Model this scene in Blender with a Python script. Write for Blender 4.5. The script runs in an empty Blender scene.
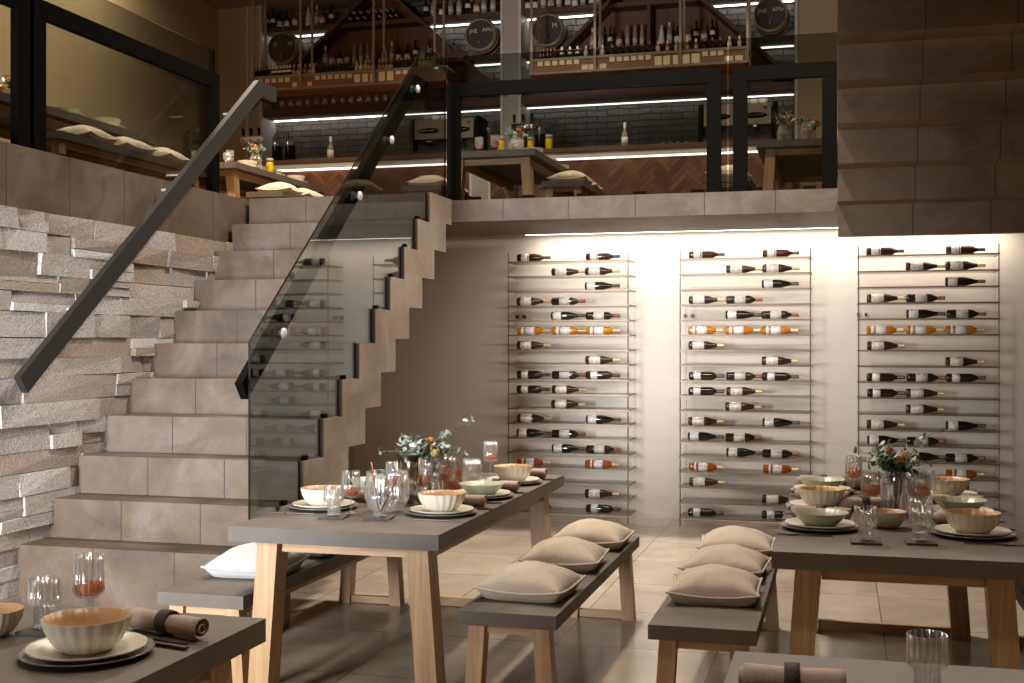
import bpy, bmesh, math, random
from mathutils import Vector, Matrix
random.seed(7)
C = bpy.context.scene.collection
PI = math.pi
sc = bpy.context.scene

# ------------------------------------------------------------------ mesh helpers
class MB:
    """collects shapes in one bmesh, then links them as one mesh object"""
    def __init__(s):
        s.bm = bmesh.new(); s.mi = 0
    def _face(s, vs, smooth=False):
        try:
            f = s.bm.faces.new(vs)
        except ValueError:
            return
        f.material_index = s.mi; f.smooth = smooth
    def hexa(s, p):
        v = [s.bm.verts.new(q) for q in p]
        for a in ((3,2,1,0),(4,5,6,7),(0,1,5,4),(1,2,6,5),(2,3,7,6),(3,0,4,7)):
            s._face([v[i] for i in a])
        return s
    def box(s, x0, x1, y0, y1, z0, z1):
        return s.hexa([(x0,y0,z0),(x1,y0,z0),(x1,y1,z0),(x0,y1,z0),(x0,y0,z1),(x1,y0,z1),(x1,y1,z1),(x0,y1,z1)])
    def loft4(s, c0, w0, d0, c1, w1, d1):
        """tapered post from rectangle at c0 to rectangle at c1 (horizontal ends)"""
        p = []
        for c, w, d in ((c0,w0,d0),(c1,w1,d1)):
            for a, b in ((-1,-1),(1,-1),(1,1),(-1,1)):
                p.append((c[0]+a*w/2, c[1]+b*d/2, c[2]))
        return s.hexa(p)
    def bar(s, p0, p1, w, h, up=(0,0,1)):
        p0 = Vector(p0); p1 = Vector(p1); t = (p1-p0).normalized(); u = Vector(up)
        a = t.cross(u).normalized(); b = a.cross(t).normalized()
        pts = []
        for p in (p0, p1):
            for i, j in ((-1,-1),(1,-1),(1,1),(-1,1)):
                pts.append(p + a*(i*w/2) + b*(j*h/2))
        return s.hexa([pts[k] for k in range(8)])
    def prism(s, pts, axis, a0, a1):
        def mk(p, a):
            return {'x':(a,p[0],p[1]), 'y':(p[0],a,p[1]), 'z':(p[0],p[1],a)}[axis]
        A = [s.bm.verts.new(mk(p,a0)) for p in pts]; B = [s.bm.verts.new(mk(p,a1)) for p in pts]
        n = len(pts); s._face(A[::-1]); s._face(B)
        for i in range(n):
            s._face([A[i], A[(i+1)%n], B[(i+1)%n], B[i]])
        return s
    def lathe(s, prof, n=24, c=(0,0,0), flute=None, M=None, smooth=True):
        """prof: (r,z) list; flute=(count, amp, zlo, zhi)"""
        rings = []
        for r, z in prof:
            if r < 1e-6:
                q = Vector((0,0,z)); q = M @ q if M else q
                rings.append([s.bm.verts.new(q + Vector(c))]); continue
            ring = []
            for k in range(n):
                a = 2*PI*k/n; rr = r
                if flute and flute[2] <= z <= flute[3]:
                    rr = r*(1 + flute[1]*math.cos(flute[0]*a))
                q = Vector((rr*math.cos(a), rr*math.sin(a), z)); q = M @ q if M else q
                ring.append(s.bm.verts.new(q + Vector(c)))
            rings.append(ring)
        for A, B in zip(rings, rings[1:]):
            if len(A) == 1 and len(B) == 1: continue
            for k in range(n):
                k2 = (k+1) % n
                if len(A) == 1: s._face([A[0], B[k], B[k2]][::-1] if False else [A[0], B[k2], B[k]][::-1], smooth)
                elif len(B) == 1: s._face([A[k], A[k2], B[0]], smooth)
                else: s._face([A[k], A[k2], B[k2], B[k]], smooth)
        return s
    def tube(s, pts, r, n=8, r1=None, closed=False):
        P = [Vector(p) for p in pts]; rings = []; m = len(P)
        for i, p in enumerate(P):
            if closed: t = (P[(i+1)%m]-P[i-1])
            else: t = P[min(i+1,m-1)]-P[max(i-1,0)]
            t.normalize(); u = Vector((0,0,1)) if abs(t.z) < .9 else Vector((1,0,0))
            a = t.cross(u).normalized(); b = a.cross(t)
            rr = r if r1 is None else r+(r1-r)*i/(m-1)
            rings.append([s.bm.verts.new(p+a*(rr*math.cos(2*PI*k/n))+b*(rr*math.sin(2*PI*k/n))) for k in range(n)])
        prs = list(zip(rings, rings[1:])) + ([(rings[-1], rings[0])] if closed else [])
        for A, B in prs:
            for k in range(n):
                s._face([A[k], A[(k+1)%n], B[(k+1)%n], B[k]], True)
        if not closed:
            s._face(rings[0][::-1]); s._face(rings[-1])
        return s
    def cyl(s, c, r, z0, z1, n=16, r2=None):
        return s.lathe([(0,z0),(r,z0),(r2 or r,z1),(0,z1)], n, c, smooth=False)
    def grid(s, f, nu, nv, smooth=True):
        V = [[s.bm.verts.new(f(i/nu, j/nv)) for j in range(nv+1)] for i in range(nu+1)]
        for i in range(nu):
            for j in range(nv):
                s._face([V[i][j], V[i+1][j], V[i+1][j+1], V[i][j+1]], smooth)
        return s
    def build(s, name, mat, parent=None, bevel=0, seg=1, recalc=True, kind=None):
        if bevel:
            bmesh.ops.remove_doubles(s.bm, verts=s.bm.verts, dist=1e-6) if False else None
            ed = [e for e in s.bm.edges if len(e.link_faces) == 2 and e.calc_face_angle(0) > .6]
            bmesh.ops.bevel(s.bm, geom=ed, offset=bevel, segments=seg, affect='EDGES', profile=.5)
        if recalc: bmesh.ops.recalc_face_normals(s.bm, faces=s.bm.faces)
        me = bpy.data.meshes.new(name); s.bm.to_mesh(me); s.bm.free()
        for m in (mat if isinstance(mat, (list, tuple)) else [mat]): me.materials.append(m)
        o = bpy.data.objects.new(name, me); C.objects.link(o)
        if parent: o.parent = parent
        if kind: o['kind'] = kind
        return o

LABELS = {}; BAD = []
def tag(o, label, cat, group=None, kind=None):
    if not 4 <= len(label.split()) <= 16 or label in LABELS: BAD.append((len(label.split()), label))
    LABELS[label] = o
    o['label'] = label; o['category'] = cat
    if group: o['group'] = group
    elif 'group' in o.keys(): del o['group']
    if kind: o['kind'] = kind
    return o
def empty(name, loc=(0,0,0), rot=(0,0,0)):
    o = bpy.data.objects.new(name, None); C.objects.link(o)
    o.location = loc; o.rotation_euler = rot; o.empty_display_size = .05
    return o
KIDS = {}
def copy_tree(o, parent=None):
    c = o.copy(); C.objects.link(c)
    if parent: c.parent = parent
    for ch in list(o.children): copy_tree(ch, c)
    return c
used = set()
def put(proto, loc, rot, label, cat, group=None, scale=None):
    """first use moves the prototype itself, later uses copy it with its parts"""
    if proto.name in used: o = copy_tree(proto)
    else: used.add(proto.name); o = proto
    o.location = loc; o.rotation_euler = rot if isinstance(rot, tuple) else (0,0,rot)
    if scale: o.scale = (scale,)*3 if not isinstance(scale, tuple) else scale
    return tag(o, label, cat, group)
ORD = ('first second third fourth fifth sixth seventh eighth ninth tenth eleventh twelfth thirteenth fourteenth fifteenth sixteenth '
       'seventeenth eighteenth nineteenth twentieth twenty-first twenty-second twenty-third twenty-fourth twenty-fifth twenty-sixth '
       'twenty-seventh twenty-eighth twenty-ninth thirtieth').split()

# ------------------------------------------------------------------ materials
def srgb(r, g, b):
    f = lambda c: c/12.92 if c <= .04045 else ((c+.055)/1.055)**2.4
    return (f(r/255), f(g/255), f(b/255), 1)
class NT:
    def __init__(s, name):
        s.m = bpy.data.materials.new(name); s.m.use_nodes = True
        s.t = s.m.node_tree; s.t.nodes.clear()
        s.out = s.n('ShaderNodeOutputMaterial')
    def n(s, typ, **kw):
        nd = s.t.nodes.new(typ)
        for k, v in kw.items(): setattr(nd, k, v)
        return nd
    def l(s, a, b): s.t.links.new(a, b)
    def setin(s, nd, k, v):
        if isinstance(v, bpy.types.NodeSocket): s.l(v, nd.inputs[k])
        else: nd.inputs[k].default_value = v
    def math(s, op, a, b=0.0, c=None):
        nd = s.n('ShaderNodeMath', operation=op)
        s.setin(nd, 0, a); s.setin(nd, 1, b)
        if c is not None: s.setin(nd, 2, c)
        return nd.outputs[0]
    def mix(s, f, a, b, bt='MIX'):
        nd = s.n('ShaderNodeMix', data_type='RGBA', blend_type=bt)
        s.setin(nd, 0, f); s.setin(nd, 6, a); s.setin(nd, 7, b)
        return nd.outputs[2]
    def noise(s, vec, scale, detail=4, rough=.5, dist=0):
        nd = s.n('ShaderNodeTexNoise'); s.l(vec, nd.inputs['Vector'])
        nd.inputs['Scale'].default_value = scale; nd.inputs['Detail'].default_value = detail
        nd.inputs['Roughness'].default_value = rough; nd.inputs['Distortion'].default_value = dist
        return nd.outputs['Fac']
    def ramp(s, f, stops):
        nd = s.n('ShaderNodeValToRGB'); s.l(f, nd.inputs[0]); e = nd.color_ramp.elements
        while len(e) < len(stops): e.new(.5)
        for el, (p, c) in zip(e, stops):
            el.position = p; el.color = c if len(c) == 4 else (*c, 1)
        return nd.outputs[0]
    def mapr(s, f, a, b, c, d):
        nd = s.n('ShaderNodeMapRange'); s.l(f, nd.inputs[0])
        for i, v in enumerate((a,b,c,d)): nd.inputs[i+1].default_value = v
        return nd.outputs[0]
    def obj(s, scale=None):
        tc = s.n('ShaderNodeTexCoord').outputs['Object']
        if scale is None: return tc
        mp = s.n('ShaderNodeMapping'); s.l(tc, mp.inputs[0]); mp.inputs['Scale'].default_value = scale
        return mp.outputs[0]
    def pos(s): return s.n('ShaderNodeNewGeometry').outputs['Position']
    def sep(s, v):
        nd = s.n('ShaderNodeSeparateXYZ'); s.l(v, nd.inputs[0]); return nd.outputs
    def bump(s, h, strength, dist=.01):
        nd = s.n('ShaderNodeBump'); s.l(h, nd.inputs['Height'])
        nd.inputs['Strength'].default_value = strength; nd.inputs['Distance'].default_value = dist
        return nd.outputs[0]
    def bsdf(s, col, rough=.5, metal=0, normal=None, **kw):
        b = s.n('ShaderNodeBsdfPrincipled')
        s.setin(b, 'Base Color', col if isinstance(col, bpy.types.NodeSocket) or len(col) == 4 else (*col, 1))
        s.setin(b, 'Roughness', rough); b.inputs['Metallic'].default_value = metal
        if normal: s.l(normal, b.inputs['Normal'])
        for k, v in kw.items(): s.setin(b, k, v)
        return b.outputs[0]
    def done(s, sh): s.l(sh, s.out.inputs[0]); return s.m
def gridline(t, coord, o, p, w):
    """1 on joint lines of width w every p metres along coord"""
    f = t.math('FRACT', t.math('ADD', t.math('DIVIDE', t.math('SUBTRACT', coord, o), p), 1000.5))
    return t.math('LESS_THAN', t.math('ABSOLUTE', t.math('SUBTRACT', f, .5)), w/p/2)
def plain(name, col, rough=.5, metal=0, var=.12, scale=30, bump=0, **kw):
    t = NT(name); col = col if len(col) == 4 else (*col, 1)
    v = t.obj(); nz = t.noise(v, scale, 3)
    c = t.mix(nz, tuple(x*(1-var) for x in col[:3])+(1,), tuple(min(1,x*(1+var)) for x in col[:3])+(1,))
    nrm = t.bump(nz, bump, .004) if bump else None
    return t.done(t.bsdf(c, rough, metal, nrm, **kw))
def wood(name, c0, c1, axis, rough=.5, k=1.0, bump=.15):
    t = NT(name); s = [28*k]*3; s['xyz'.index(axis)] = 1.6*k
    v = t.obj(tuple(s)); a = t.noise(v, 1.0, 5, .6, 1.2)
    s2 = [140*k]*3; s2['xyz'.index(axis)] = 5*k
    b = t.noise(t.obj(tuple(s2)), 1.0, 2)
    c = t.ramp(a, [(.3,c0),(.7,c1)])
    c = t.mix(t.math('MULTIPLY', b, .35), c, tuple(x*.6 for x in c0[:3])+(1,))
    return t.done(t.bsdf(c, rough, 0, t.bump(b, bump, .003)))
def tilemat(name, dark, mid, light, joints, rough=.62, jw=.006, jcol=.45):
    """mottled cement tile; joints: list of (axis, origin, pitch)"""
    t = NT(name); P = t.pos()
    a = t.noise(P, 2.3, 6, .62, .6); b = t.noise(P, 9, 5, .65); g = t.noise(P, 90, 2)
    c = t.ramp(a, [(.36,dark),(.5,mid),(.62,light)])
    bl = t.noise(P, 1.3, 5, .6, 1.0); c = t.mix(t.mapr(bl, .5, .62, 0, .4), c, (mid[0]*.92, mid[1]*1.0, mid[2]*1.18, 1))
    c = t.mix(t.mapr(b, .42, .62, 0, .3), c, mid)
    blot = t.noise(P, 4.1, 7, .75, 1.5)
    c = t.mix(t.mapr(blot, .56, .72, 0, .5), c, tuple(x*.62 for x in dark[:3])+(1,))
    c = t.mix(t.math('MULTIPLY', g, .18), c, tuple(x*.7 for x in mid[:3])+(1,))
    h = t.math('ADD', t.math('MULTIPLY', b, .4), t.math('MULTIPLY', g, .2))
    if joints:
        xyz = t.sep(P); j = None
        for ax, o, p in joints:
            g1 = gridline(t, xyz['xyz'.index(ax)], o, p, jw)
            j = g1 if j is None else t.math('MAXIMUM', j, g1)
        c = t.mix(j, c, tuple(x*jcol for x in dark[:3])+(1,))
        h = t.math('SUBTRACT', h, t.math('MULTIPLY', j, .8))
    r = t.mapr(a, .3, .7, rough-.08, rough+.08)
    return t.done(t.bsdf(c, r, 0, t.bump(h, .25, .01)))
def glassmat(name, tint, gloss=.9, rough=.0, ior=1.5, base=0.0):
    """thin pane: tinted see-through sheet with mirror reflection by angle"""
    t = NT(name)
    tr = t.n('ShaderNodeBsdfTransparent'); tr.inputs[0].default_value = (*tint, 1)
    gl = t.n('ShaderNodeBsdfGlossy'); gl.inputs[0].default_value = (gloss,)*3+(1,); gl.inputs['Roughness'].default_value = rough
    lw = t.n('ShaderNodeLayerWeight'); lw.inputs[0].default_value = .5
    mx = t.n('ShaderNodeMixShader')
    f0 = ((ior-1)/(ior+1))**2 + base
    f = t.math('ADD', t.math('MULTIPLY', t.math('POWER', lw.outputs['Facing'], 5.0), 1-f0), f0)
    t.l(f, mx.inputs[0]); t.l(tr.outputs[0], mx.inputs[1]); t.l(gl.outputs[0], mx.inputs[2])
    return t.done(mx.outputs[0])
def ribglass(name):
    """clear ribbed drinkware: see-through with painted glints on every rib"""
    t = NT(name)
    tr = t.n('ShaderNodeBsdfTransparent'); tr.inputs[0].default_value = (.97,.965,.96,1)
    gl = t.n('ShaderNodeBsdfGlossy'); gl.inputs[0].default_value = (1,1,1,1); gl.inputs['Roughness'].default_value = .12
    lw = t.n('ShaderNodeLayerWeight'); lw.inputs[0].default_value = .5
    xyz = t.sep(t.obj()); ang = t.math('ARCTAN2', xyz[1], xyz[0])
    rib = t.math('POWER', t.math('ABSOLUTE', t.math('SINE', t.math('MULTIPLY', ang, 8.0))), 8.0)
    f = t.math('ADD', t.math('ADD', t.math('MULTIPLY', t.math('POWER', lw.outputs['Facing'], 3.0), .85), .07), t.math('MULTIPLY', rib, .16))
    m2 = t.n('ShaderNodeMixShader'); t.l(f, m2.inputs[0]); t.l(tr.outputs[0], m2.inputs[1]); t.l(gl.outputs[0], m2.inputs[2])
    df = t.bsdf((.9,.88,.85), .3); m3 = t.n('ShaderNodeMixShader'); t.l(t.math('ADD', t.math('MULTIPLY', t.math('POWER', lw.outputs['Facing'], 1.5), .12), t.math('MULTIPLY', rib, .14)), m3.inputs[0])  # white diffuse over edges and ribs paints in their glints
    t.l(m2.outputs[0], m3.inputs[1]); t.l(df, m3.inputs[2])
    return t.done(m3.outputs[0])
def liquid(name, tint, diff, mixf=.4):
    t = NT(name)
    tr = t.n('ShaderNodeBsdfTransparent'); tr.inputs[0].default_value = (*tint, 1)
    d = t.bsdf(diff, .1)
    mx = t.n('ShaderNodeMixShader'); mx.inputs[0].default_value = mixf
    t.l(tr.outputs[0], mx.inputs[1]); t.l(d, mx.inputs[2])
    return t.done(mx.outputs[0])
def emit(name, col, st):
    t = NT(name); e = t.n('ShaderNodeEmission'); e.inputs[0].default_value = (*col, 1); e.inputs[1].default_value = st
    return t.done(e.outputs[0])

M = {}
M['floor'] = None
def floor_mat():
    t = NT('floor_tile'); P = t.pos(); xyz = t.sep(P)
    j = t.math('MAXIMUM', gridline(t, xyz[0], .21, .787, .006), gridline(t, xyz[1], 5.08, .787, .006))
    cellx = t.math('FLOOR', t.math('DIVIDE', t.math('SUBTRACT', xyz[0], .21), .787))
    celly = t.math('FLOOR', t.math('DIVIDE', t.math('SUBTRACT', xyz[1], 5.08), .787))
    cmb = t.n('ShaderNodeCombineXYZ'); t.l(cellx, cmb.inputs[0]); t.l(celly, cmb.inputs[1])
    wn = t.n('ShaderNodeTexWhiteNoise'); t.l(cmb.outputs[0], wn.inputs[0])
    off = t.n('ShaderNodeVectorMath', operation='MULTIPLY_ADD'); t.l(wn.outputs['Color'], off.inputs[0])
    off.inputs[1].default_value = (9,9,9); t.l(P, off.inputs[2])
    a = t.noise(off.outputs[0], 1.7, 6, .6, .9); b = t.noise(off.outputs[0], 3.5, 4, .5, .2)
    c = t.ramp(a, [(.3,srgb(154,138,120)),(.5,srgb(174,158,138)),(.72,srgb(192,177,156))])
    c = t.mix(t.mapr(b, .35, .7, 0, .3), c, srgb(146,130,112))
    c = t.mix(t.mapr(wn.outputs['Value'], 0, 1, 0, .18), c, srgb(120,108,94))
    c = t.mix(j, c, srgb(92,80,67))
    r = t.mapr(b, .3, .7, .14, .22)
    h = t.math('SUBTRACT', 1.0, j)
    return t.done(t.bsdf(c, r, 0, t.bump(h, .10, .004)))
M['floor'] = floor_mat()
BD, BM_, BL = srgb(64,51,41), srgb(97,77,58), srgb(112,97,87)
M['stair'] = tilemat('stair_tile', BD, BM_, BL, [('x',-3.753,.476)])
M['stair_shift'] = tilemat('stair_tile_shifted', BD, BM_, BL, [('x',-3.753,.476)])
M['stair_side'] = tilemat('stair_side_tile', srgb(108,93,78), srgb(130,114,97), srgb(148,133,117), [('y',5.50,.26)], jw=.003, jcol=.8)
M['slab'] = tilemat('gallery_slab_tile', srgb(70,57,47), srgb(98,81,66), srgb(116,101,90), [('x',-2.40,.4905)])
M['fascia'] = tilemat('gallery_fascia_tile', srgb(76,61,46), srgb(97,80,61), srgb(112,95,76), [('y',5.454,.544)])
M['flight'] = tilemat('upper_stair_tile', srgb(88,70,52), srgb(108,88,68), srgb(122,102,82), [('x',.467,.4905)], jw=.007)
def wall_mat(name, col, sc=1.2):
    t = NT(name); P = t.pos(); a = t.noise(P, sc, 4); b = t.noise(P, 60, 3)
    c = t.mix(a, tuple(x*.95 for x in col[:3])+(1,), tuple(min(1,x*1.04) for x in col[:3])+(1,))
    return t.done(t.bsdf(c, .8, 0, t.bump(b, .05, .002)))
M['wall'] = wall_mat('warm_white_plaster', srgb(206,196,184))
M['wall_brown'] = wall_mat('taupe_plaster', srgb(172,150,116))
M['ceiling'] = wall_mat('ceiling_paint', srgb(140,124,108))
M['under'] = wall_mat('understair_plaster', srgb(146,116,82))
def stone_mat():
    t = NT('split_face_stone'); P = t.pos()
    g = t.n('ShaderNodeNewGeometry').outputs['Random Per Island']
    sp = t.noise(P, 95, 2, .6); md = t.noise(P, 26, 5, .7); lg = t.noise(P, 5, 5, .6)
    c = t.ramp(g, [(0,srgb(160,154,152)),(.25,srgb(196,188,180)),(.42,srgb(172,152,130)),(.6,srgb(210,205,202)),(.8,srgb(156,136,114)),(1,srgb(186,180,178))])
    c = t.mix(t.mapr(sp, .42, .62, 0, .42), c, srgb(104,97,92))
    c = t.mix(t.mapr(sp, .30, .42, .35, 0), c, srgb(206,202,198))
    c = t.mix(t.mapr(lg, .5, .7, 0, .3), c, srgb(150,128,106))
    h = t.math('ADD', t.math('MULTIPLY', md, .9), t.math('MULTIPLY', sp, .5))
    return t.done(t.bsdf(c, .85, 0, t.bump(h, .9, .014)))
M['stone'] = stone_mat()
def brick_mat():
    t = NT('painted_brick'); xyz = t.sep(t.pos()); cmb = t.n('ShaderNodeCombineXYZ')
    dst = t.noise(t.pos(), 5, 4)
    t.l(xyz[0], cmb.inputs[0]); t.l(t.math('ADD', xyz[2], t.math('MULTIPLY', dst, .06)), cmb.inputs[1])
    br = t.n('ShaderNodeTexBrick'); t.l(cmb.outputs[0], br.inputs[0])
    br.inputs['Scale'].default_value = 1; br.inputs['Brick Width'].default_value = .27; br.inputs['Row Height'].default_value = .078
    br.inputs['Mortar Size'].default_value = .008; br.inputs['Mortar Smooth'].default_value = .5
    br.inputs['Color1'].default_value = srgb(104,99,94); br.inputs['Color2'].default_value = srgb(120,114,108); br.inputs['Mortar'].default_value = srgb(64,60,56)
    nz = t.noise(t.pos(), 30, 4)
    h = t.math('SUBTRACT', t.math('MULTIPLY', nz, .5), br.outputs['Fac'])
    return t.done(t.bsdf(br.outputs['Color'], .75, 0, t.bump(h, 1.0, .03)))
M['brick'] = brick_mat()
OAK0, OAK1 = srgb(156,116,74), srgb(194,157,114)
for ax in 'xyz': M['oak_'+ax] = wood('light_oak_'+ax, OAK0, OAK1, ax)
DW0, DW1 = srgb(58,36,22), srgb(98,60,36)
for ax in 'xyz': M['dark_'+ax] = wood('dark_stained_wood_'+ax, DW0, DW1, ax, .55)
M['counterwood'] = wood('counter_wood', srgb(70,40,24), srgb(104,62,38), 'x', .6)
M['panel'] = wood('dark_wood_panel', srgb(84,54,34), srgb(120,78,48), 'z', .6, .35)
M['orange_wood'] = wood('orange_wood', srgb(150,84,44), srgb(190,112,62), 'x', .55)
def herr_mat():
    t = NT('herringbone_wood'); g = t.n('ShaderNodeNewGeometry').outputs['Random Per Island']
    c = t.ramp(g, [(0,srgb(74,42,24)),(.35,srgb(104,62,36)),(.7,srgb(124,76,46)),(1,srgb(88,52,30))])
    n = t.noise(t.pos(), 38, 4, .6, 2)
    c = t.mix(t.mapr(n, .4, .7, 0, .4), c, srgb(60,34,20))
    return t.done(t.bsdf(c, .5))
M['herring'] = herr_mat()
def top_mat():
    t = NT('dark_cement_top'); v = t.obj(); a = t.noise(v, 3.0, 6, .6, .5); b = t.noise(v, 60, 3)
    c = t.ramp(a, [(.3,srgb(76,65,56)),(.7,srgb(93,82,72))])
    return t.done(t.bsdf(c, .58, 0, t.bump(b, .06, .002)))
M['top'] = top_mat()
def linen(name, c0, c1):
    t = NT(name); v = t.obj()
    w1 = t.noise(t.obj((600,60,60)), 1, 2); w2 = t.noise(t.obj((60,600,60)), 1, 2); lg = t.noise(v, 6, 4)
    w = t.math('ADD', t.math('MULTIPLY', w1, .5), t.math('MULTIPLY', w2, .5))
    c = t.mix(t.mapr(w, .35, .65, 0, 1), c0, c1)
    h = t.math('ADD', w, t.math('MULTIPLY', lg, 1.5))
    return t.done(t.bsdf(c, .9, 0, t.bump(h, .2, .004), **{'Sheen Weight': .2}))
M['linen'] = linen('beige_linen', srgb(178,158,136), srgb(197,178,155))
M['daylit_linen'] = linen('daylit_linen', srgb(160,156,152), srgb(178,174,170))  # beige linen with cool daylight painted into its colour
M['piping'] = plain('linen_piping', srgb(190,177,158), .85)
M['black'] = plain('black_metal', srgb(14,12,10), .6, 0, .05, **{'Specular IOR Level': .02})
M['rail'] = plain('dark_bronze_rail', srgb(32,26,21), .7, 0, .06)
M['bronze'] = plain('bronze_rod', srgb(112,96,80), .4, .6, .05)
M['shelfmetal'] = plain('bronze_shelf', srgb(150,134,116), .45, .4, .05)
M['steel'] = plain('brushed_steel', srgb(190,186,180), .18, 1, .03)
M['lanternsteel'] = plain('polished_steel', srgb(235,226,212), .2, 1, .02)
M['disc'] = plain('pale_steel', srgb(216,210,204), .35, .3, .03)
M['darksteel'] = plain('dark_steel', srgb(60,57,53), .4, .7, .05)
M['machine'] = plain('olive_tan_enamel', srgb(104,92,76), .45, .1, .05)
M['tan_metal'] = plain('tan_steel', srgb(122,106,86), .45, .1, .05)
M['grey_metal'] = plain('grey_column_paint', srgb(160,150,140), .5, 0, .03)
M['trimlight'] = plain('light_trim', srgb(196,186,176), .5, 0, .03)
M['shelfglass'] = glassmat('bronze_glass_shelf', (.994,.99,.98), .5, .12, 1.35, 0)
M['pane'] = glassmat('smoked_glass', (.63,.65,.63), .85, 0, 1.5)
M['pane_dark'] = glassmat('dark_smoked_glass', (.54,.56,.545), .8, 0, 1.45)
M['paneedge'] = plain('smoked_glass_edge', srgb(10,12,11), .15, 0, .02)
M['glass'] = glassmat('clear_glass', (.94,.93,.92), .95, .06, 1.45, .07)
M['gl2'] = ribglass('ribbed_glass')
M['drink'] = liquid('amber_drink', (.98,.58,.20), srgb(212,118,42), .45)
M['yellow_drink'] = liquid('yellow_drink', (.95,.75,.1), srgb(232,186,40), .75)
M['cream'] = plain('cream_glaze', srgb(226,216,194), .3, 0, .05)
M['bowlin'] = plain('tan_glaze', srgb(190,150,108), .35, 0, .08)
M['bowlgold'] = plain('golden_glaze', srgb(200,160,96), .35, 0, .15)
M['green'] = plain('sage_glaze', srgb(184,188,160), .3, 0, .07)
M['greenin'] = plain('sage_glaze_inside', srgb(158,156,126), .35, 0, .08)
M['plate'] = plain('ivory_plate', srgb(198,189,170), .3, 0, .06)
M['charger'] = plain('grey_charger', srgb(118,110,98), .25, 0, .12)
M['napkin'] = linen('taupe_napkin', srgb(160,134,116), srgb(182,157,140))
M['ring'] = plain('woven_charcoal', srgb(70,64,58), .8, 0, .3, 180, .6)
M['cutlery'] = plain('dark_cutlery', srgb(86,78,70), .3, .9, .03)
M['coaster'] = plain('charcoal_slate', srgb(66,60,55), .7, 0, .1)
M['stick'] = plain('copper_stick', srgb(150,92,58), .35, .5, .1)
M['leaf'] = plain('eucalyptus_leaf', srgb(146,158,142), .6, 0, .25, 9)
M['leaf2'] = plain('dark_leaf', srgb(66,76,56), .6, 0, .3, 9)
M['leaf3'] = plain('blue_leaf', srgb(176,190,188), .6, 0, .15, 9)
M['stem'] = plain('green_stem', srgb(118,116,78), .7, 0, .1)
M['flower'] = plain('orange_petal', srgb(214,128,58), .7, 0, .25, 25)
M['yellowflower'] = plain('yellow_petal', srgb(214,190,110), .7, 0, .2, 25)
M['winedark'] = plain('dark_bottle_glass', srgb(40,28,20), .08, 0, .15, 8)
M['wineblack'] = plain('black_bottle_glass', srgb(24,22,18), .08, 0, .15, 8)
M['winered'] = plain('russet_bottle_glass', srgb(62,25,14), .08, 0, .25, 8)
M['winebrown'] = plain('brown_bottle_glass', srgb(56,34,22), .08, 0, .25, 8)
M['winegold'] = plain('golden_wine', srgb(182,108,10), .08, 0, .2, 12)
M['wineorange'] = plain('orange_wine', srgb(150,68,16), .08, 0, .35, 30)
def label_mat(name, base, ink, amt):
    t = NT(name); v = t.obj(); a = t.noise(t.obj((120,120,60)), 1, 3)
    c = t.mix(t.mapr(a, .55, .62, 0, amt), base, ink)
    return t.done(t.bsdf(c, .6))
M['label'] = label_mat('white_paper', srgb(226,220,212), srgb(150,140,130), .5)
M['labelornate'] = label_mat('ornate_paper', srgb(222,214,202), srgb(150,124,92), .7)
M['labelgrey'] = label_mat('grey_paper', srgb(198,192,184), srgb(130,120,110), .4)
M['capgrey'] = plain('slate_foil', srgb(88,84,84), .4, .5, .05)
M['capgold'] = plain('pale_gold_foil', srgb(206,180,138), .4, .4, .1)
M['capred'] = plain('copper_foil', srgb(138,84,64), .4, .4, .1)
M['capblack'] = plain('black_foil', srgb(28,25,24), .4, .2, .05)
M['capwhite'] = plain('white_foil', srgb(226,220,210), .5, 0, .05)
M['led'] = emit('cool_led', (1,.97,.93), 5.5)
M['ledwarm'] = emit('warm_led', (1,.90,.78), 12)
M['barrel'] = wood('barrel_head', srgb(44,32,26), srgb(66,48,38), 'z', .5, .7)
M['hoop'] = plain('barrel_hoop', srgb(150,130,108), .45, .3, .1)
M['ink'] = plain('white_lettering', srgb(206,192,176), .6, 0, .05)
M['card'] = plain('cream_card', srgb(214,190,156), .7, 0, .08)
def lattice():
    t = NT('wicker_lattice'); xyz = t.sep(t.obj())
    a = gridline(t, xyz[0], 0, .026, .011); b = gridline(t, xyz[2], 0, .026, .011)
    j = t.math('MAXIMUM', a, b)
    c = t.mix(j, srgb(40,22,14), srgb(150,98,60))
    return t.done(t.bsdf(c, .7))
M['lattice'] = lattice()

def setting(o, kind='structure'):
    o['kind'] = kind; return o

# ------------------------------------------------------------------ camera
TH = math.atan(329/1211)
cam = bpy.data.cameras.new('camera'); cam.lens = 1211/1024*36; cam.sensor_width = 36; cam.clip_end = 60
co = bpy.data.objects.new('camera', cam); C.objects.link(co)
co.location = (0,0,1.5); co.rotation_euler = (PI/2, 0, TH)
sc.camera = co

# ------------------------------------------------------------------ room shell
WY = 10.24; FZ = 2.55; SZ = 2.39; EY = 8.585; LX = -4.24; RX = 4.2; BX = -8.05; CZ = 5.95; BY = 15.02
setting(MB().box(-4.6, RX, -.35, WY+.1, -.12, 0).build('floor', M['floor']))
setting(MB().box(-2.9, RX, WY, WY+.14, 0, SZ+.12).build('wall_back', M['wall']))
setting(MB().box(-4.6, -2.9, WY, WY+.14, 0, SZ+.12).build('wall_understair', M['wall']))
setting(MB().box(-2.85, RX, WY-.014, WY, 0, .03).build('baseboard_back', M['wall']))
setting(MB().box(RX, RX+.15, -.35, BY, 0, CZ).build('wall_right', M['wall_brown']))
# gallery slab above the wine wall, with a light cove at its back edge
setting(MB().box(LX-.001, RX, EY, EY+.10, SZ, FZ).box(LX-.001, RX, EY+.10, 9.80, SZ, FZ)
        .box(LX-.001, RX, 9.80, BY, SZ+.1, FZ).build('floor_gallery', M['slab']))
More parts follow.
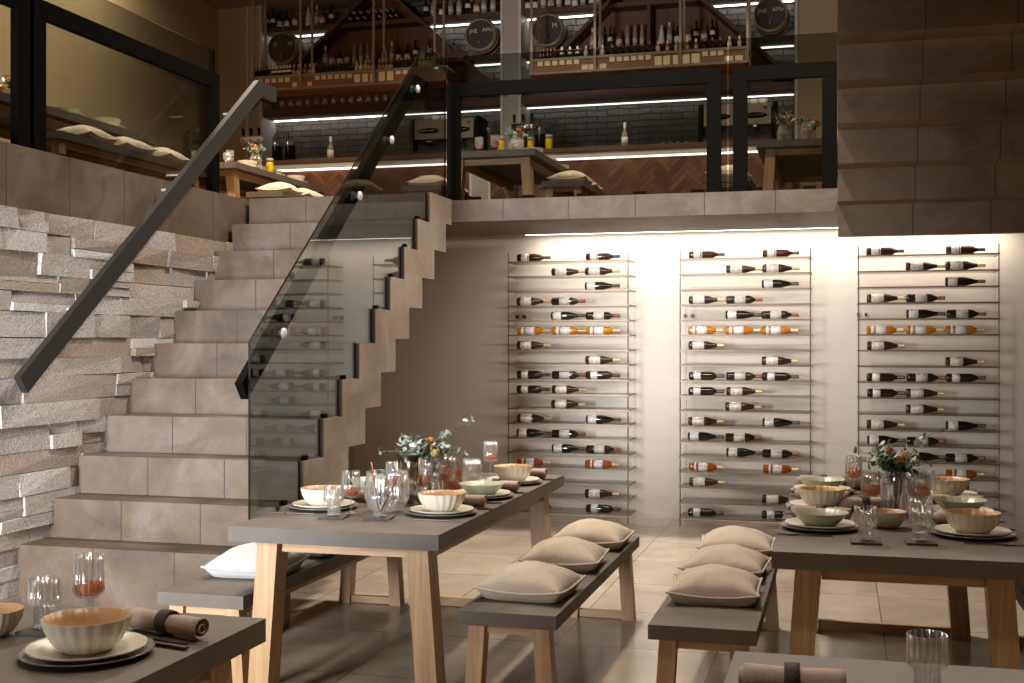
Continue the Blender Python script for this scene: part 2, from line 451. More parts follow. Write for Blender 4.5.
# left gallery: deep fascia and floor
fl = MB().box(BX, LX, -.35, BY, 2.2, FZ-.001)
setting(fl.build('floor_side_gallery', M['fascia']))
# upper walls and ceiling
setting(MB().box(BX-.15, BX, -.35, BY, FZ, CZ).build('wall_left_upper', M['wall_brown']))
setting(MB().box(BX, -7.62, 14.62, BY+.1, FZ, CZ).build('wall_back_upper_left', M['wall_brown']))
setting(MB().box(-7.62, -.51, BY, BY+.14, FZ, CZ).build('wall_bar_brick', M['brick']))
setting(MB().box(-.51, RX, 14.62, BY+.1, FZ, CZ).build('wall_back_upper_right', M['wall_brown']))
setting(MB().box(BX-.15, RX+.15, -.35, BY+.2, CZ, CZ+.15).build('ceiling', M['ceiling']))
# front wall behind the viewer with an assumed, unseen window bay on the left
fw = MB().box(-4.6, -4.2, -.5, -.35, 0, CZ).box(-2.9, RX+.15, -.5, -.35, 0, CZ).box(-4.2, -2.9, -.5, -.35, 2.6, CZ).box(-4.2, -2.9, -.5, -.35, 0, .25)
setting(fw.box(BX-.15, -4.6, -.5, -.35, 2.2, CZ).build('wall_front', M['wall_brown']))
wf = MB()
for x in (-4.17, -3.55, -2.93): wf.box(x-.03, x+.03, -.47, -.40, .25, 2.6)
setting(wf.build('assumed_window_1', M['black']))  # unseen window frame added for the assumed daylight
# masonry behind the ledger stone
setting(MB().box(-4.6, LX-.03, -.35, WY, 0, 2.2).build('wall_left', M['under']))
def stone_wall():
    b = MB(); rnd = random.Random(3); z = 0.0
    while z < 2.2:
        h = rnd.choice((.07,.09,.1,.11,.12,.14)); z1 = min(z+h, 2.205)
        y = -.3 + rnd.random()*.2
        while y < 8.5:
            L = rnd.choice((.25,.36,.45,.55,.7,.85)); y1 = min(y+L, 8.56)
            d = rnd.random()*.07; zz0 = z+.001; zz1 = z1-.001
            if rnd.random() < .22 and z1-z > .085:
                zm = z+(z1-z)*rnd.uniform(.4,.6); segs = ((zz0, zm-.001),(zm+.001, zz1))
            else: segs = ((zz0,zz1),)
            for a, c in segs:
                d = rnd.random()**1.3*.034; x1 = -4.205+d; j = lambda s=.006: rnd.uniform(-s, s)
                b.hexa([(LX-.04,y+.001,a),(x1+j(.012),y+.001,a+j(.003)),(x1+j(.012),y1-.001,a+j(.003)),(LX-.04,y1-.001,a),
                        (LX-.04,y+.001,c),(x1+j(.012),y+.001+j(.004),c+j(.003)),(x1+j(.012),y1-.001+j(.004),c+j(.003)),(LX-.04,y1-.001,c)])
            y = y1
        z = z1
    return b
setting(stone_wall().build('wall_left_stone_cladding', M['stone'], recalc=False))

# ------------------------------------------------------------------ main staircase
R_, T_ = .2125, .26; SX0, SX1 = -4.205, -2.798
def ny(n): return 5.5 + T_*(n-2)
st = empty('staircase', (-3.5, 5.5, 0))
tag(st, 'wide tan cement-tiled staircase climbing beside the rough stone wall to the gallery', 'staircase')
def local(b, o): bmesh.ops.translate(b.bm, verts=b.bm.verts, vec=-Vector(o)); return b
SO = (-3.5, 5.5, 0)
for n in range(2, 13):
    y0, y1, z1 = ny(n), ny(n+1), n*R_
    b = MB()
    if n == 2: b.box(SX0, SX1-.012, y0, y1+.10, 0, z1)
    elif n < 12: b.box(SX0, SX1-.012, y0, y1+.06, z1-.36, z1) if n > 3 else b.box(SX0, SX1-.012, y0, y1+.06, z1-R_-.001, z1)
    else: b.box(SX0, SX1-.012, y0, EY-.001, z1-R_+.03, z1)
    if n > 3 and n < 12:      # each step butts against the riser above and below
        b = MB().prism([(y0, z1-R_-.001), (y0, z1), (y1-.001, z1), (y1-.001, z1-.02), (y1+.06, z1-.02), (y1+.06, z1-.36), (y1-.05, z1-.36), (y1-.05, z1-R_-.001)], 'x', SX0, SX1-.012)
    local(b, SO).build('step', M['stair'], st, recalc=True)
# side stringer: zigzag plate closing the open side
prof_t, prof_b = [], []
for n in range(2, 13):
    prof_t += [(ny(n)-.006, (n-1)*R_ if n > 2 else 0), (ny(n)-.006, n*R_+.004)]
prof_t += [(EY-.001, 12*R_+.004)]
prof_b = [(EY-.001, 2.367)]
for k in range(0, 11):
    yy = 8.448-.26*k
    prof_b += [(yy, 2.367-R_*k), (yy, max(0, 2.367-R_*(k+1)))]
b = MB().prism(prof_t + prof_b, 'x', SX1-.012, SX1)
local(b, SO).build('stringer', M['stair_side'], st)

# upper flight seen from below
uf = empty('upper_staircase', (0, EY, 2.2))
tag(uf, 'brown cement-tiled underside of the upper stair flight overhead, beside the gallery railing', 'staircase')
for n in range(0, 9):
    y = EY - n*T_; z = 2.219 + n*R_
    b = MB().prism([(y, z), (y, z+R_+.001), (y+.05, z+R_+.001), (y+.05, z+.06), (y+T_-.004, z+.06), (y+T_-.004, z)] if n else [(y-.003, z), (y-.003, z+R_+.001), (y+.07, z+R_+.001), (y+.07, z)], 'x', -.02, 3.2)
    local(b, (0, EY, 2.2)).build('step', M['flight'], uf)

# ------------------------------------------------------------------ stair balustrade
GX = -2.827
pts = [(5.445,1.50),(8.06,3.585),(8.52,3.60),(8.52,FZ+.006)]
for n in range(12, 2, -1):
    pts += [(ny(n)-.008, n*R_+.006), (ny(n)-.008, (n-1)*R_+.006)]
pts += [(5.492, 2*R_+.006),(5.492,.02),(5.445,.02)]
sg = empty('glass_balustrade', (GX, 5.445, 0))
tag(sg, 'smoked glass stair balustrade with slanted top along the open side of the stairs', 'glass balustrade')
def pane(prof, axis, a0, a1, origin, parent, mat=None):
    b = MB().prism(prof, axis, a0, a1)
    bm = b.bm; bm.normal_update()
    ax = 'xyz'.index(axis)
    for f in bm.faces:
        if abs(f.normal[ax]) < .5: f.material_index = 1
    # keep a single see-through sheet: one big face plus dark cut edges
    big = [f for f in bm.faces if abs(f.normal[ax]) > .5]
    local(b, origin)
    o = b.build('glass_pane', [mat or M['pane'], M['paneedge']], parent)
    return o
pane(pts, 'x', GX-.006, GX+.006, (GX,5.445,0), sg, M['pane_dark'])
for n in (3,4,5,6,8,9,10,11):
    b = MB().box(-.016, .016, ny(n)-5.445+.04, ny(n)-5.445+.08, n*R_, n*R_+.028)
    b.build('clamp', M['black'], sg, .004)
def handrail(x, y0, z0, y1, z1, yr, label, discs=None, brackets=None):
    o = empty('handrail', (x, y0, z0))
    tag(o, label, 'handrail')
    sl = math.atan2(z1-z0, y1-y0); h = .104; w = .04
    dy, dz = -math.sin(sl)*h/2, math.cos(sl)*h/2
    # mitred rectangular tube: slope then level return
    k = h/math.cos(sl)/1
    up0, lo0 = (dy, dz), (-dy, -dz)
    Y, Z = y1-y0, z1-z0
    b = MB().prism([lo0, (Y+.02, Z-h*.62), (yr-y0, Z-h*.62), (yr-y0, Z+h*.38), (Y-.03, Z+h*.38), up0], 'x', -w/2, w/2)
    b.build('rail_bar', M['black'] if discs else M['rail'], o, .004)
    sx = 1 if discs else -1
    for (y, z) in discs or brackets:
        if discs:
            b = MB().lathe([(0,.0),(.012,.0),(.012,.05),(.027,.05),(.027,.064),(0,.064)], 16, (0,0,0), M=Matrix.Rotation(PI/2,3,'Y'))
            q = b.build('standoff', M['disc'], o); q.location = (.0, y-y0, z-z0)
        else:
            q = MB().tube([(-.02,0,-.05),(-.07,0,-.05),(-.12,0,-.05)], .009).build('bracket', M['disc'], o); q.location = (0, y-y0, z-z0+.05)
handrail(-2.858, 5.42, 1.254, 7.94, 3.308, 8.16, 'black handrail bolted to the stair glass with steel discs',
         discs=[(7.847,3.232),(7.349,2.802),(6.809,2.378),(5.776,1.544)])
handrail(-4.08, 5.36, 1.275, 8.0, 3.35, 8.25, 'dark bronze handrail on the stone wall side of the stairs',
         brackets=[(5.9,1.68),(6.9,2.47),(7.7,3.1)])

# ------------------------------------------------------------------ gallery railings
def railing(axis, c, a0, a1, label, ga0, ga1, ztop=3.435, gz=3.645, goff=.034, clampn=3):
    """frame of two posts and top bar with one tall pane on its outer face"""
    L = a1-a0; t = .1; d = .05
    org = (a0, c, FZ) if axis == 'x' else (c, a0, FZ)
    o = empty('glass_railing', org); tag(o, label, 'railing', 'black framed glass railings of the gallery')
    H = ztop-FZ
    def bx(u0,u1,v0,v1,z0,z1):
        return MB().box(u0,u1,v0,v1,z0,z1) if axis == 'x' else MB().box(v0,v1,u0,u1,z0,z1)
    for u in (0, L-t): bx(u, u+t, -d/2, d/2, 0, H-t-.002).build('post', M['black'], o, .003)
    bx(0, L, -d/2, d/2, H-t, H).build('top_rail', M['black'], o, .003)
    g0, g1 = ga0-a0, ga1-a0; y = goff
    prof = [(g0,.004),(g1,.004),(g1,gz-FZ),(g0,gz-FZ)]
    sgn = 1 if goff < 0 else 1
    pane(prof, 'y' if axis == 'x' else 'x', y-.005, y+.005, (0,0,0), o)
    for k in range(clampn):
        u = g0+(g1-g0)*(k+.5)/clampn
        bx(u-.045, u+.045, y-.02, y+.02, 0, .035).build('clamp', M['black'], o)
    return o
railing('x', 8.665, -2.856, -.819, 'wide black framed glass railing on the gallery edge above the wine racks', -2.862, -.78, clampn=5)
railing('x', 8.665, -.735, -.027, 'narrow black framed glass railing on the gallery edge beside the upper stair flight', -.768, -.025, clampn=2)
railing('y', -4.33, 5.775, 7.84, 'black framed glass railing on the side gallery next to the top stairs', 5.76, 7.865, 3.41, 3.60, -.034)
railing('y', -4.33, 3.66, 5.735, 'black framed glass railing on the side gallery nearest the viewer, mostly cut off', 3.64, 5.745, 3.41, 3.60, -.034)

# ------------------------------------------------------------------ wine racks and bottles
def wine_rack(x0, x1, label):
    o = empty('wine_rack', (x0, 9.9, 0)); tag(o, label, 'wine rack', 'wall wine racks under the gallery')
    W = x1-x0
    for i in range(18):
        z = 2.177-.1241*i
        MB().box(-.006, W+.006, -.004, .325, z-.010, z).build('shelf', M['shelfglass'], o)
        q = MB().box(-.006, W+.006, -.0065, -.0041, z-.011, z).box(-.0085, -.0061, -.0065, .325, z-.011, z).box(W+.0061, W+.0085, -.0065, .325, z-.011, z)
        q.build('shelf_edge', M['bronze'], o.children[-1])
    for x in (0, W):
        for y in (0, .30):
            MB().cyl((x,y,0), .0048 if y == 0 else .0022, 0, 2.25, 8).build('upright', M['bronze'] if y == 0 else M['trimlight'], o)
    for x in (0, .06): MB().box(x-.008, x+.008, .27, .335, 1.702, 1.73).build('bracket', M['darksteel'], o)
    return o
RACKS = [(-2.721,-1.697,'left'),(-1.267,-.235,'middle'),(.133,1.164,'right')]
RN = {'left':'rack nearest the stairs','middle':'middle rack','right':'rack under upper flight'}
for x0, x1, nm in RACKS:
    wine_rack(x0, x1, {'left':'tall bronze wine rack nearest the stairs, holding horizontal bottles against the pale wall',
        'middle':'tall bronze wine rack in the middle of the three against the pale wall',
        'right':'tall bronze wine rack under the upper stair flight, farthest from the stairs'}[nm])
BORD = [(0,.004),(.030,0),(.0365,.006),(.0375,.02),(.0375,.175),(.034,.196),(.022,.214),(.0155,.226),(.0145,.286),(0,.286)]
BURG = [(0,.004),(.032,0),(.039,.006),(.0395,.02),(.0395,.13),(.036,.155),(.026,.190),(.018,.218),(.0148,.24),(.0145,.29),(0,.29)]
def bottle(name, prof, mat, lab, l0, l1, cap, c0, band=None):
    o = empty(name)
    MB().lathe(prof, 20).build('bottle_body', mat, o)
    R = max(r for r,_ in prof)+.0007
    MB().lathe([(R-.002,l0),(R,l0),(R,l1),(R-.002,l1)], 20).build('paper_label', lab, o)
    if band: MB().lathe([(R-.002,band[0]),(R,band[0]),(R,band[1]),(R-.002,band[1])], 20).build('paper_band', lab, o)
    zt = prof[-1][1]
    MB().lathe([(.0150,c0),(.0162,c0+.006),(.0160,zt-.012),(.0170,zt-.010),(.0170,zt+.002),(0,zt+.003)], 14).build('capsule', cap, o)
    return o
W = {
 'A': (bottle('wine_bottle', BORD, M['winered'], M['label'], .038, .095, M['capgrey'], .235, (.102,.108)), 'russet bottle with slate capsule'),
 'B': (bottle('wine_bottle', BURG, M['winebrown'], M['labelornate'], .034, .128, M['capgold'], .228), 'brown bottle with pale gold capsule'),
 'C': (bottle('wine_bottle', BURG, M['wineblack'], M['label'], .018, .088, M['capgrey'], .225), 'black sloping bottle with slate capsule'),
 'D': (bottle('wine_bottle', BORD, M['winedark'], M['labelgrey'], .068, .155, M['capred'], .232), 'dark bottle with copper capsule'),
 'E': (bottle('wine_bottle', BORD, M['winegold'], M['label'], .070, .150, M['capgold'], .222, (.034,.058)), 'golden bottle with white label'),
 'F': (bottle('wine_bottle', BORD, M['winedark'], M['label'], .042, .100, M['capgrey'], .226), 'dark bottle with slate capsule'),
 'G': (bottle('wine_bottle', BORD, M['wineorange'], M['label'], .078, .150, M['capgold'], .222, (.046,.060)), 'orange bottle with cream bands'),
}
ROWS = {1:'A_A',2:'_BB',3:'__C',4:'BD_',5:'_CD',6:'EEE',7:'B__',8:'__B',9:'FDF',10:'FB_',11:'_B_',12:'B_C',13:'CD_',14:'_CD',15:'G_G',16:'B__',17:'__B',18:'F_F'}
SL = (('left slot',.062),('middle slot',.362),('right slot',.655))
for x0, x1, nm in RACKS:
    for i in range(1, 19):
        z = 2.177-.1241*(i-1)
        for (sn, dx), ch in zip(SL, ROWS[i]):
            if ch == '_' or (nm == 'right' and i >= 17): continue
            if nm == 'left' and i == 16: continue
            if nm == 'right' and i == 15 and sn == 'left slot': continue
            pr, d = W[ch]; rad = .0397*.9 if ch in 'BC' else .0377*.9
            put(pr, (x0+dx+random.uniform(-.006,.006), 9.975, z+rad), (random.uniform(0,6.28), PI/2, 0),
                f'{d}, {ORD[i-1]} shelf, {sn}, {RN[nm]}', 'wine bottle', 'bottles lying in the wine racks', (.9,.9,1))
# Euler order: spin about own axis first, then tip the neck towards +X
for o in list(bpy.data.objects):
    if o.name.startswith('wine_bottle') and o.parent is None: o.rotation_mode = 'XYZ'; o.rotation_euler = (0, PI/2, 0)

# LED strip that washes the wine wall
ls = empty('led_strip', (-2.55, 9.80, SZ))
tag(ls, 'warm LED strip in the gallery soffit above the wine racks', 'light strip')
MB().box(0, 3.85, .018, .03, .0, .012).build('diffuser', M['ledwarm'], ls)
MB().box(0, 3.85, -.0, .034, .0121, .02).build('housing', M['trimlight'], ls)

# ------------------------------------------------------------------ tables and benches
def make_table():
    o = empty('dining_table'); W_, L_, H = .9, 2.2, .75; t = .062
    MB().box(-W_/2, W_/2, 0, L_, H-t, H).build('tabletop', M['top'], o, .004)
    for y in (.155, L_-.105):
        for s in (-1, 1):
            MB().loft4((s*(W_/2-.075), y, 0), .090, .11, (s*(W_/2-.125), y, H-t-.001), .090, .11).build('leg', M['oak_z'], o, .004)
        MB().box(-W_/2+.171, W_/2-.171, y-.022, y+.022, H-t-.055, H-t-.001).build('apron', M['oak_x'], o, .003)
        MB().box(-W_/2+.125, W_/2-.125, y-.022, y+.022, .004, .05).build('stretcher', M['oak_x'], o, .003)
    for s in (-1, 1):
        x = s*(W_/2-.12); MB().box(x-.018, x+.018, .211, L_-.161, H-t-.07, H-t-.001).build('side_rail', M['oak_y'], o, .003)
    return o
def make_bench():
    o = empty('bench'); W_, L_, H = .40, 2.0, .44; t = .055
    MB().box(-W_/2, W_/2, 0, L_, H-t, H).build('bench_top', M['top'], o, .004)
    for y in (.07, L_-.07):
        for s in (-1, 1):
            MB().loft4((s*(W_/2-.045), y, 0), .065, .075, (s*(W_/2-.07), y, H-t-.001), .065, .075).build('leg', M['oak_z'], o, .003)
        MB().box(-W_/2+.102, W_/2-.102, y-.017, y+.017, H-t-.04, H-t-.001).build('apron', M['oak_x'], o, .002)
        MB().box(-W_/2+.080, W_/2-.080, y-.017, y+.017, .003, .043).build('stretcher', M['oak_x'], o, .002)
    for s in (-1, 1):
        x = s*(W_/2-.07); MB().box(x-.014, x+.014, .108, L_-.108, H-t-.045, H-t-.001).build('side_rail', M['oak_y'], o, .002)
    return o
TB, BN = make_table(), make_bench()
# centre x, near y, floor z, description
T1 = (-1.953, 4.445, 0); T3 = (.21, 4.42, 0); TFL = (-1.953, .79, 0); TFR = (.202, .775, 0)
UG = (-6.29, 7.29, FZ); UL = (-6.29, 10.96, FZ); UM = (-3.20, 10.94, FZ); UR = (-.286, 11.05, FZ)
UGn = (-6.29, 3.63, FZ)
for p, lab in ((T1,'dark topped oak dining table in front of the stairs, laid with tall lantern and flowers'),
               (T3,'dark topped oak dining table in front of the middle and far wine racks'),
               (TFL,'dark dining table in the near corner below the stone wall, mostly cut off'),
               (TFR,'dark dining table at the bottom edge with napkin and one glass, mostly cut off'),
               (UG,'dark topped table on the side gallery behind the glass with three cushions in front'),
               (UGn,'dark topped table on the side gallery cut off by the photo edge'),
               (UL,'oak legged table upstairs at the head of the stairs beside the beer taps'),
               (UM,'oak legged table upstairs behind the wide gallery railing'),
               (UR,'oak legged table upstairs behind the narrow gallery railing')):
    put(TB, p, 0, lab, 'table', 'dark topped oak dining tables')
BENCHES = [((-2.596, 4.56, 0),'dark topped oak bench between the stairs and the laid table'),
           ((-1.26, 4.55, 0),'dark topped oak bench with three cushions, on the rack side of the lantern table'),
           ((-.498, 4.51, 0),'dark topped oak bench with three cushions, beside the table under the far racks'),
           ((.93, 4.50, 0),'dark topped oak bench at the far right edge, mostly hidden behind table leg'),
           ((-5.51, 7.40, FZ),'dark topped oak bench on the side gallery behind the glass railing'),
           ((-5.51, 3.75, FZ),'dark topped oak bench on the side gallery, cut off by photo edge'),
           ((-5.52, 10.95, FZ),'dark topped oak bench upstairs at the head of the stairs'),
           ((-3.86, 10.90, FZ),'dark topped oak bench upstairs behind the left post of the wide railing'),
           ((-2.49, 10.95, FZ),'dark topped oak bench upstairs behind the middle of the wide railing'),
           ((-.99, 11.0, FZ),'dark topped oak bench upstairs behind the posts where the two railings meet')]
for p, lab in BENCHES: put(BN, p, 0, lab, 'bench', 'dark topped oak benches')

def make_cushion(seed):
    rnd = random.Random(seed); o = empty('cushion'); w = .365; d = .37; t = .132; seam = .034
    ph = [rnd.uniform(0,6.28) for _ in range(4)]
    def edge(u, v):
        return (w/2*u*(1-.07*(1-v*v)), d/2*v*(1-.07*(1-u*u)))
    def f(u, v): return (max(0,1-u*u)**.5*max(0,1-v*v)**.5)
    def lift(u, v): return .018*(u*u*v*v)
    def wr(u, v): return .002*f(u,v)*(math.sin(7*u+ph[0]+3*v)+math.sin(9*v+ph[1]-4*u)) + .004*math.sin(14*math.atan2(v,u)+ph[2])*(1-f(u,v))*f(u,v)*2
    b = MB(); N = 28
    top = lambda i, j: (*edge(2*i-1, 2*j-1), seam + lift(2*i-1,2*j-1) + (t-seam)*f(2*i-1,2*j-1) + wr(2*i-1,2*j-1))
    bot = lambda i, j: (*edge(2*i-1, 2*j-1), max(0.001, seam + lift(2*i-1,2*j-1) - .12*f(2*i-1,2*j-1)))
    b.grid(top, N, N); b.grid(bot, N, N)
    bmesh.ops.remove_doubles(b.bm, verts=b.bm.verts, dist=1e-5)
    b.build('cushion_cover', M['linen'], o)
    loop = []
    for k in range(20): loop.append((-1+k/10, -1))
    for k in range(20): loop.append((1, -1+k/10))
    for k in range(20): loop.append((1-k/10, 1))
    for k in range(20): loop.append((-1, 1-k/10))
    MB().tube([(*[q*1.012 for q in edge(u,v)], seam+lift(u,v)) for u,v in loop], .0055, 6, closed=True).build('piping', M['piping'], o)
    return o
CU = [make_cushion(s) for s in (1,2,3)]
NEAR = ('nearest','middle','farthest')
ci = 0
for bi, who, ys in ((1,'the bench beside the lantern table',(.37,1.04,1.65)),
                    (2,'the bench touching the far racks table',(.54,1.07,1.64)),(3,'the bench at the far right edge',(.45,1.0)),
                    (4,'the side gallery bench',(.55,1.08,1.62)),(6,'the upstairs bench at the stair head',(.35,.85)),
                    (7,'the upstairs bench behind the railing post',(.30,.85)),(8,'the upstairs bench behind the wide railing',(.32,.9)),(9,'the upstairs bench where the railings meet',(.3,)),(0,'the bench beside the stairs, whitened by painted daylight',(.50,1.07,1.65))):
    p = BENCHES[bi][0]
    for k, y in enumerate(ys):
        nm = NEAR[k] if len(ys) == 3 else (('nearer','farther')[k] if len(ys) == 2 else 'only')
        colr = 'white' if bi == 0 else ('beige' if p[2] == 0 else 'pale')  # stair bench linen is beige, its daylight painted in as white
        rz = random.uniform(-.10,.10)
        if bi in (1,2): rz = (-.06,.05,-.02)[k] if bi == 1 else (.04,-.05,.03)[k]
        put(CU[ci % 3], (p[0]+random.uniform(-.012,.012), p[1]+y, p[2]+.441), rz, f'{colr} piped linen cushion, {nm} one on {who}', 'cushion', 'linen cushions on the benches')
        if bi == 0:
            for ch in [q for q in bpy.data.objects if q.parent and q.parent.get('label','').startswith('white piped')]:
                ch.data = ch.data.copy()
                ch.data.materials.clear(); ch.data.materials.append(M['daylit_linen'])
        ci += 1

# ------------------------------------------------------------------ tableware prototypes
def single(name, b, mat): return b.build(name, mat)
def p_charger():
    return MB().lathe([(0,.004),(.10,.004),(.118,.008),(.150,.014),(.156,.017),(.155,.013),(.118,.003),(.10,0),(0,0)], 48, flute=(24,.006,.012,.02)).build('charger_plate', M['charger'])
def p_plate():
    return MB().lathe([(0,.005),(.088,.005),(.102,.010),(.134,.017),(.139,.0195),(.137,.014),(.102,.004),(.088,0),(0,0)], 48, flute=(12,.006,.012,.03)).build('dinner_plate', M['plate'])
def p_bowl_fluted(inside):
    o = empty('serving_bowl')
    MB().lathe([(0,.0),(.052,.0),(.060,.004),(.083,.028),(.097,.055),(.102,.080)], 120, flute=(20,.020,.003,.0801)).build('bowl_body', M['cream'], o)
    MB().lathe([(.102,.080),(.0985,.080),(.092,.055),(.078,.030),(.055,.010),(0,.006)], 120, flute=(20,.012,.03,.0801)).build('bowl_inside', inside, o)
    return o
def p_bowl_low():
    o = empty('shallow_bowl')
    MB().lathe([(0,.0),(.055,.0),(.063,.005),(.088,.030),(.104,.050),(.110,.055)], 72, flute=(20,.015,.02,.056)).build('bowl_body', M['green'], o)
    MB().lathe([(.110,.055),(.106,.054),(.084,.030),(.06,.010),(0,.006)], 72, flute=(20,.015,.02,.056)).build('bowl_inside', M['greenin'], o)
    return o
def p_small_bowl():
    o = empty('small_bowl')
    MB().lathe([(0,0),(.032,0),(.05,.012),(.068,.04),(.074,.068)], 60, flute=(20,.02,.003,.07)).build('bowl_body', M['cream'], o)
    MB().lathe([(.074,.068),(.071,.068),(.064,.04),(.045,.014),(0,.008)], 60).build('bowl_inside', M['bowlin'], o)
    return o
def p_napkin():
    o = empty('rolled_napkin')
    b = MB()
    # spiral roll lying along X
    prof = []
    turns = 2.74; n = 60
    for k in range(n+1):
        a = turns*2*PI*k/n; r = .009+.021*k/n
        prof.append((r*math.cos(a), r*math.sin(a)*.92))
    def f(i, j):
        p = prof[min(n, int(round(i*n)))]; x = -.12+.24*j
        k = 1 - .10*math.exp(-((x-.0)/.03)**2) + .06*abs(x)/.12
        return (x + .006*math.sin(9*i), p[0]*k, .030+p[1]*k)
    b.grid(f, n, 10); b.build('napkin_roll', M['napkin'], o, recalc=False)
    md = o.children[0].modifiers.new('thickness', 'SOLIDIFY'); md.thickness = .0025
    MB().lathe([(.0285,-.018),(.0312,-.018),(.0325,0),(.0312,.018),(.0285,.018),(.0298,0),(.0285,-.018)], 32, (0,0,.0305), M=Matrix.Rotation(PI/2,3,'Y')).build('napkin_ring', M['ring'], o)
    return o
def p_fork():
    b = MB().bar((-.10,0,.004),(.04,0,.004),.010,.004)
    b.loft4((.055,0,.002),.035,.022,(.055,0,.006),.035,.022)
    for k in (-.0085,-.003,.003,.0085): b.bar((.07,k,.004),(.11,k,.005),.0028,.003)
    return b.build('fork', M['cutlery'])
def p_knife():
    b = MB().bar((-.11,0,.005),(0,0,.005),.013,.006)
    b.prism([(0,-.007),(.10,-.009),(.118,.002),(.11,.008),(0,.007)], 'z', .003, .0055)
    return b.build('table_knife', M['cutlery'])
def p_spoon():
    b = MB().bar((-.11,0,.005),(.05,0,.004),.009,.004)
    b.lathe([(0,.002),(.012,.0035),(.019,.009),(.018,.0095),(.011,.0055),(0,.004)], 20, (.072,0,0), M=Matrix.Diagonal((1.45,1,1)))
    return b.build('spoon', M['cutlery'])
def p_coaster(): return MB().box(-.055,.055,-.055,.055,0,.008).build('coaster', M['coaster'], None, .002)
def p_tumbler(drink=None):
    o = empty('tumbler')
    MB().lathe([(0,.006),(.024,.006),(.0265,.012),(.027,.052),(.029,.056),(.039,.062),(.0415,.070),(.0415,.128),(.0395,.128),(.039,.070),(.027,.060),(.0245,.054),(.0235,.016),(0,.014)], 96, flute=(16,.055,.0,.122)).build('glass_body', M['gl2'], o)
    MB().lathe([(0,0),(.0265,0),(.0285,.004),(.0265,.008),(0,.008)], 40).build('glass_base', M['gl2'], o)
    if drink: MB().lathe([(0,.017),(.023,.017),(.024,.054),(.036,.066),(.038,.072),(.038,.095),(0,.095)], 30).build('drink', drink, o)
    return o
def p_goblet(fill=.40):
    o = empty('goblet')
    MB().lathe([(.004,.071),(.026,.073),(.036,.082),(.0395,.094),(.0395,.186),(.0378,.186),(.0375,.096),(.034,.086),(.025,.078),(0,.077)], 96, flute=(16,.055,.08,.18)).build('glass_body', M['gl2'], o)
    MB().lathe([(0,.0),(.034,.0),(.035,.002),(.012,.006),(.0045,.014),(.0035,.045),(.0045,.071)], 24).build('stem', M['gl2'], o)
    zt = .079+fill*.105
    MB().lathe([(0,.0785),(.024,.0795),(.033,.088),(.0365,.097),(.0365,zt),(0,zt)], 30).build('drink', M['drink'], o)
    return o
def p_stack():
    return None
P = dict(charger=p_charger(), plate=p_plate(), fl=p_bowl_fluted(M['bowlin']), fg=p_bowl_fluted(M['bowlgold']), low=p_bowl_low(), small=p_small_bowl(), nap=p_napkin(),
         fork=p_fork(), knife=p_knife(), spoon=p_spoon(), coaster=p_coaster(), tumbler=p_tumbler(), goblet=p_goblet(.42), goblet_low=p_goblet(.30))
BN_ = {'fl':'tan lined cream fluted bowl','fg':'golden lined cream fluted bowl','low':'sage green shallow bowl'}
def setting_at(T, dx, dy, kind, where, nap=True, cut='fks', plates=True):
    x, y, z = T[0]+dx, T[1]+dy, T[2]+.7505
    put(P['charger'], (x,y,z), 0, f'grey charger plate {where}', 'plate', 'charger plates')
    put(P['plate'], (x,y,z+.0075), .2, f'ivory dinner plate {where}', 'plate', 'ivory dinner plates')
    put(P[kind], (x,y,z+.013), random.random(), f'{BN_[kind]} {where}', 'bowl', 'bowls on plates')
    s = 1 if dx > 0 else -1
    if 'f' in cut: put(P['fork'], (x+.05*s, y-.20, z), (0 if s > 0 else PI)+random.uniform(-.08,.08), f'dark fork {where}', 'fork')
    if 'k' in cut: put(P['knife'], (x+.07*s, y+.178, z), (PI if s > 0 else 0)+random.uniform(-.05,.05), f'dark knife {where}', 'knife')
    if 's' in cut: put(P['spoon'], (x+.05*s, y+.205, z), (PI if s > 0 else 0)+random.uniform(-.08,.08), f'dark spoon {where}', 'spoon')
    if nap: put(P['nap'], (x+.0*s, y+.262, z), random.uniform(-.15,.05)-.12, f'taupe napkin roll {where}', 'napkin', 'rolled napkins in charcoal rings')
R1S = ((.28,.55),(.285,1.14),(.28,1.735)); L1S = ((-.29,.585),(-.295,1.175),(-.30,1.78))
for T, tn, rk, lk in ((T1,'the lantern table',('fl','low','fl'),('fl','low','fl')),(T3,'the far racks table',('fl','low','fl'),('low','fg','low'))):
    for k in range(3):
        sideR = 'rack side' if T is T1 else 'right'
        sideL = 'stair side' if T is T1 else 'left'
        setting_at(T, *R1S[k], rk[k], f'at the {NEAR[k]} {sideR} place of {tn}', cut='fks' if k < 2 else 'ks')
        setting_at(T, *L1S[k], lk[k], f'at the {NEAR[k]} {sideL} place of {tn}', cut='fks' if k < 1 else 'f')
setting_at(TFL, .215, 1.735, 'fl', 'on the near corner table below the stone wall', nap=False, cut='')
zT = .7505
put(P['nap'], (-1.665, 2.762, zT), -.28, 'taupe napkin roll in charcoal ring on the near corner table', 'napkin', 'rolled napkins in charcoal rings')
put(P['spoon'], (-1.66, 2.69, zT), PI-.22, 'dark spoon beside the napkin on the near corner table', 'spoon')
put(P['knife'], (-1.64, 2.655, zT), PI-.22, 'dark knife beside the napkin on the near corner table', 'knife')
put(P['coaster'], (-1.985, 2.71, zT), .1, 'charcoal coaster under the tumbler on the near corner table', 'coaster')
put(P['tumbler'], (-1.99, 2.71, zT+.008), 0, 'clear fluted tumbler on the near corner table below stone wall', 'glass', 'fluted tumblers')
put(P['goblet_low'], (-1.922, 2.80, zT), 0, 'goblet of amber drink on the near corner table', 'glass', 'fluted goblets of amber drink')
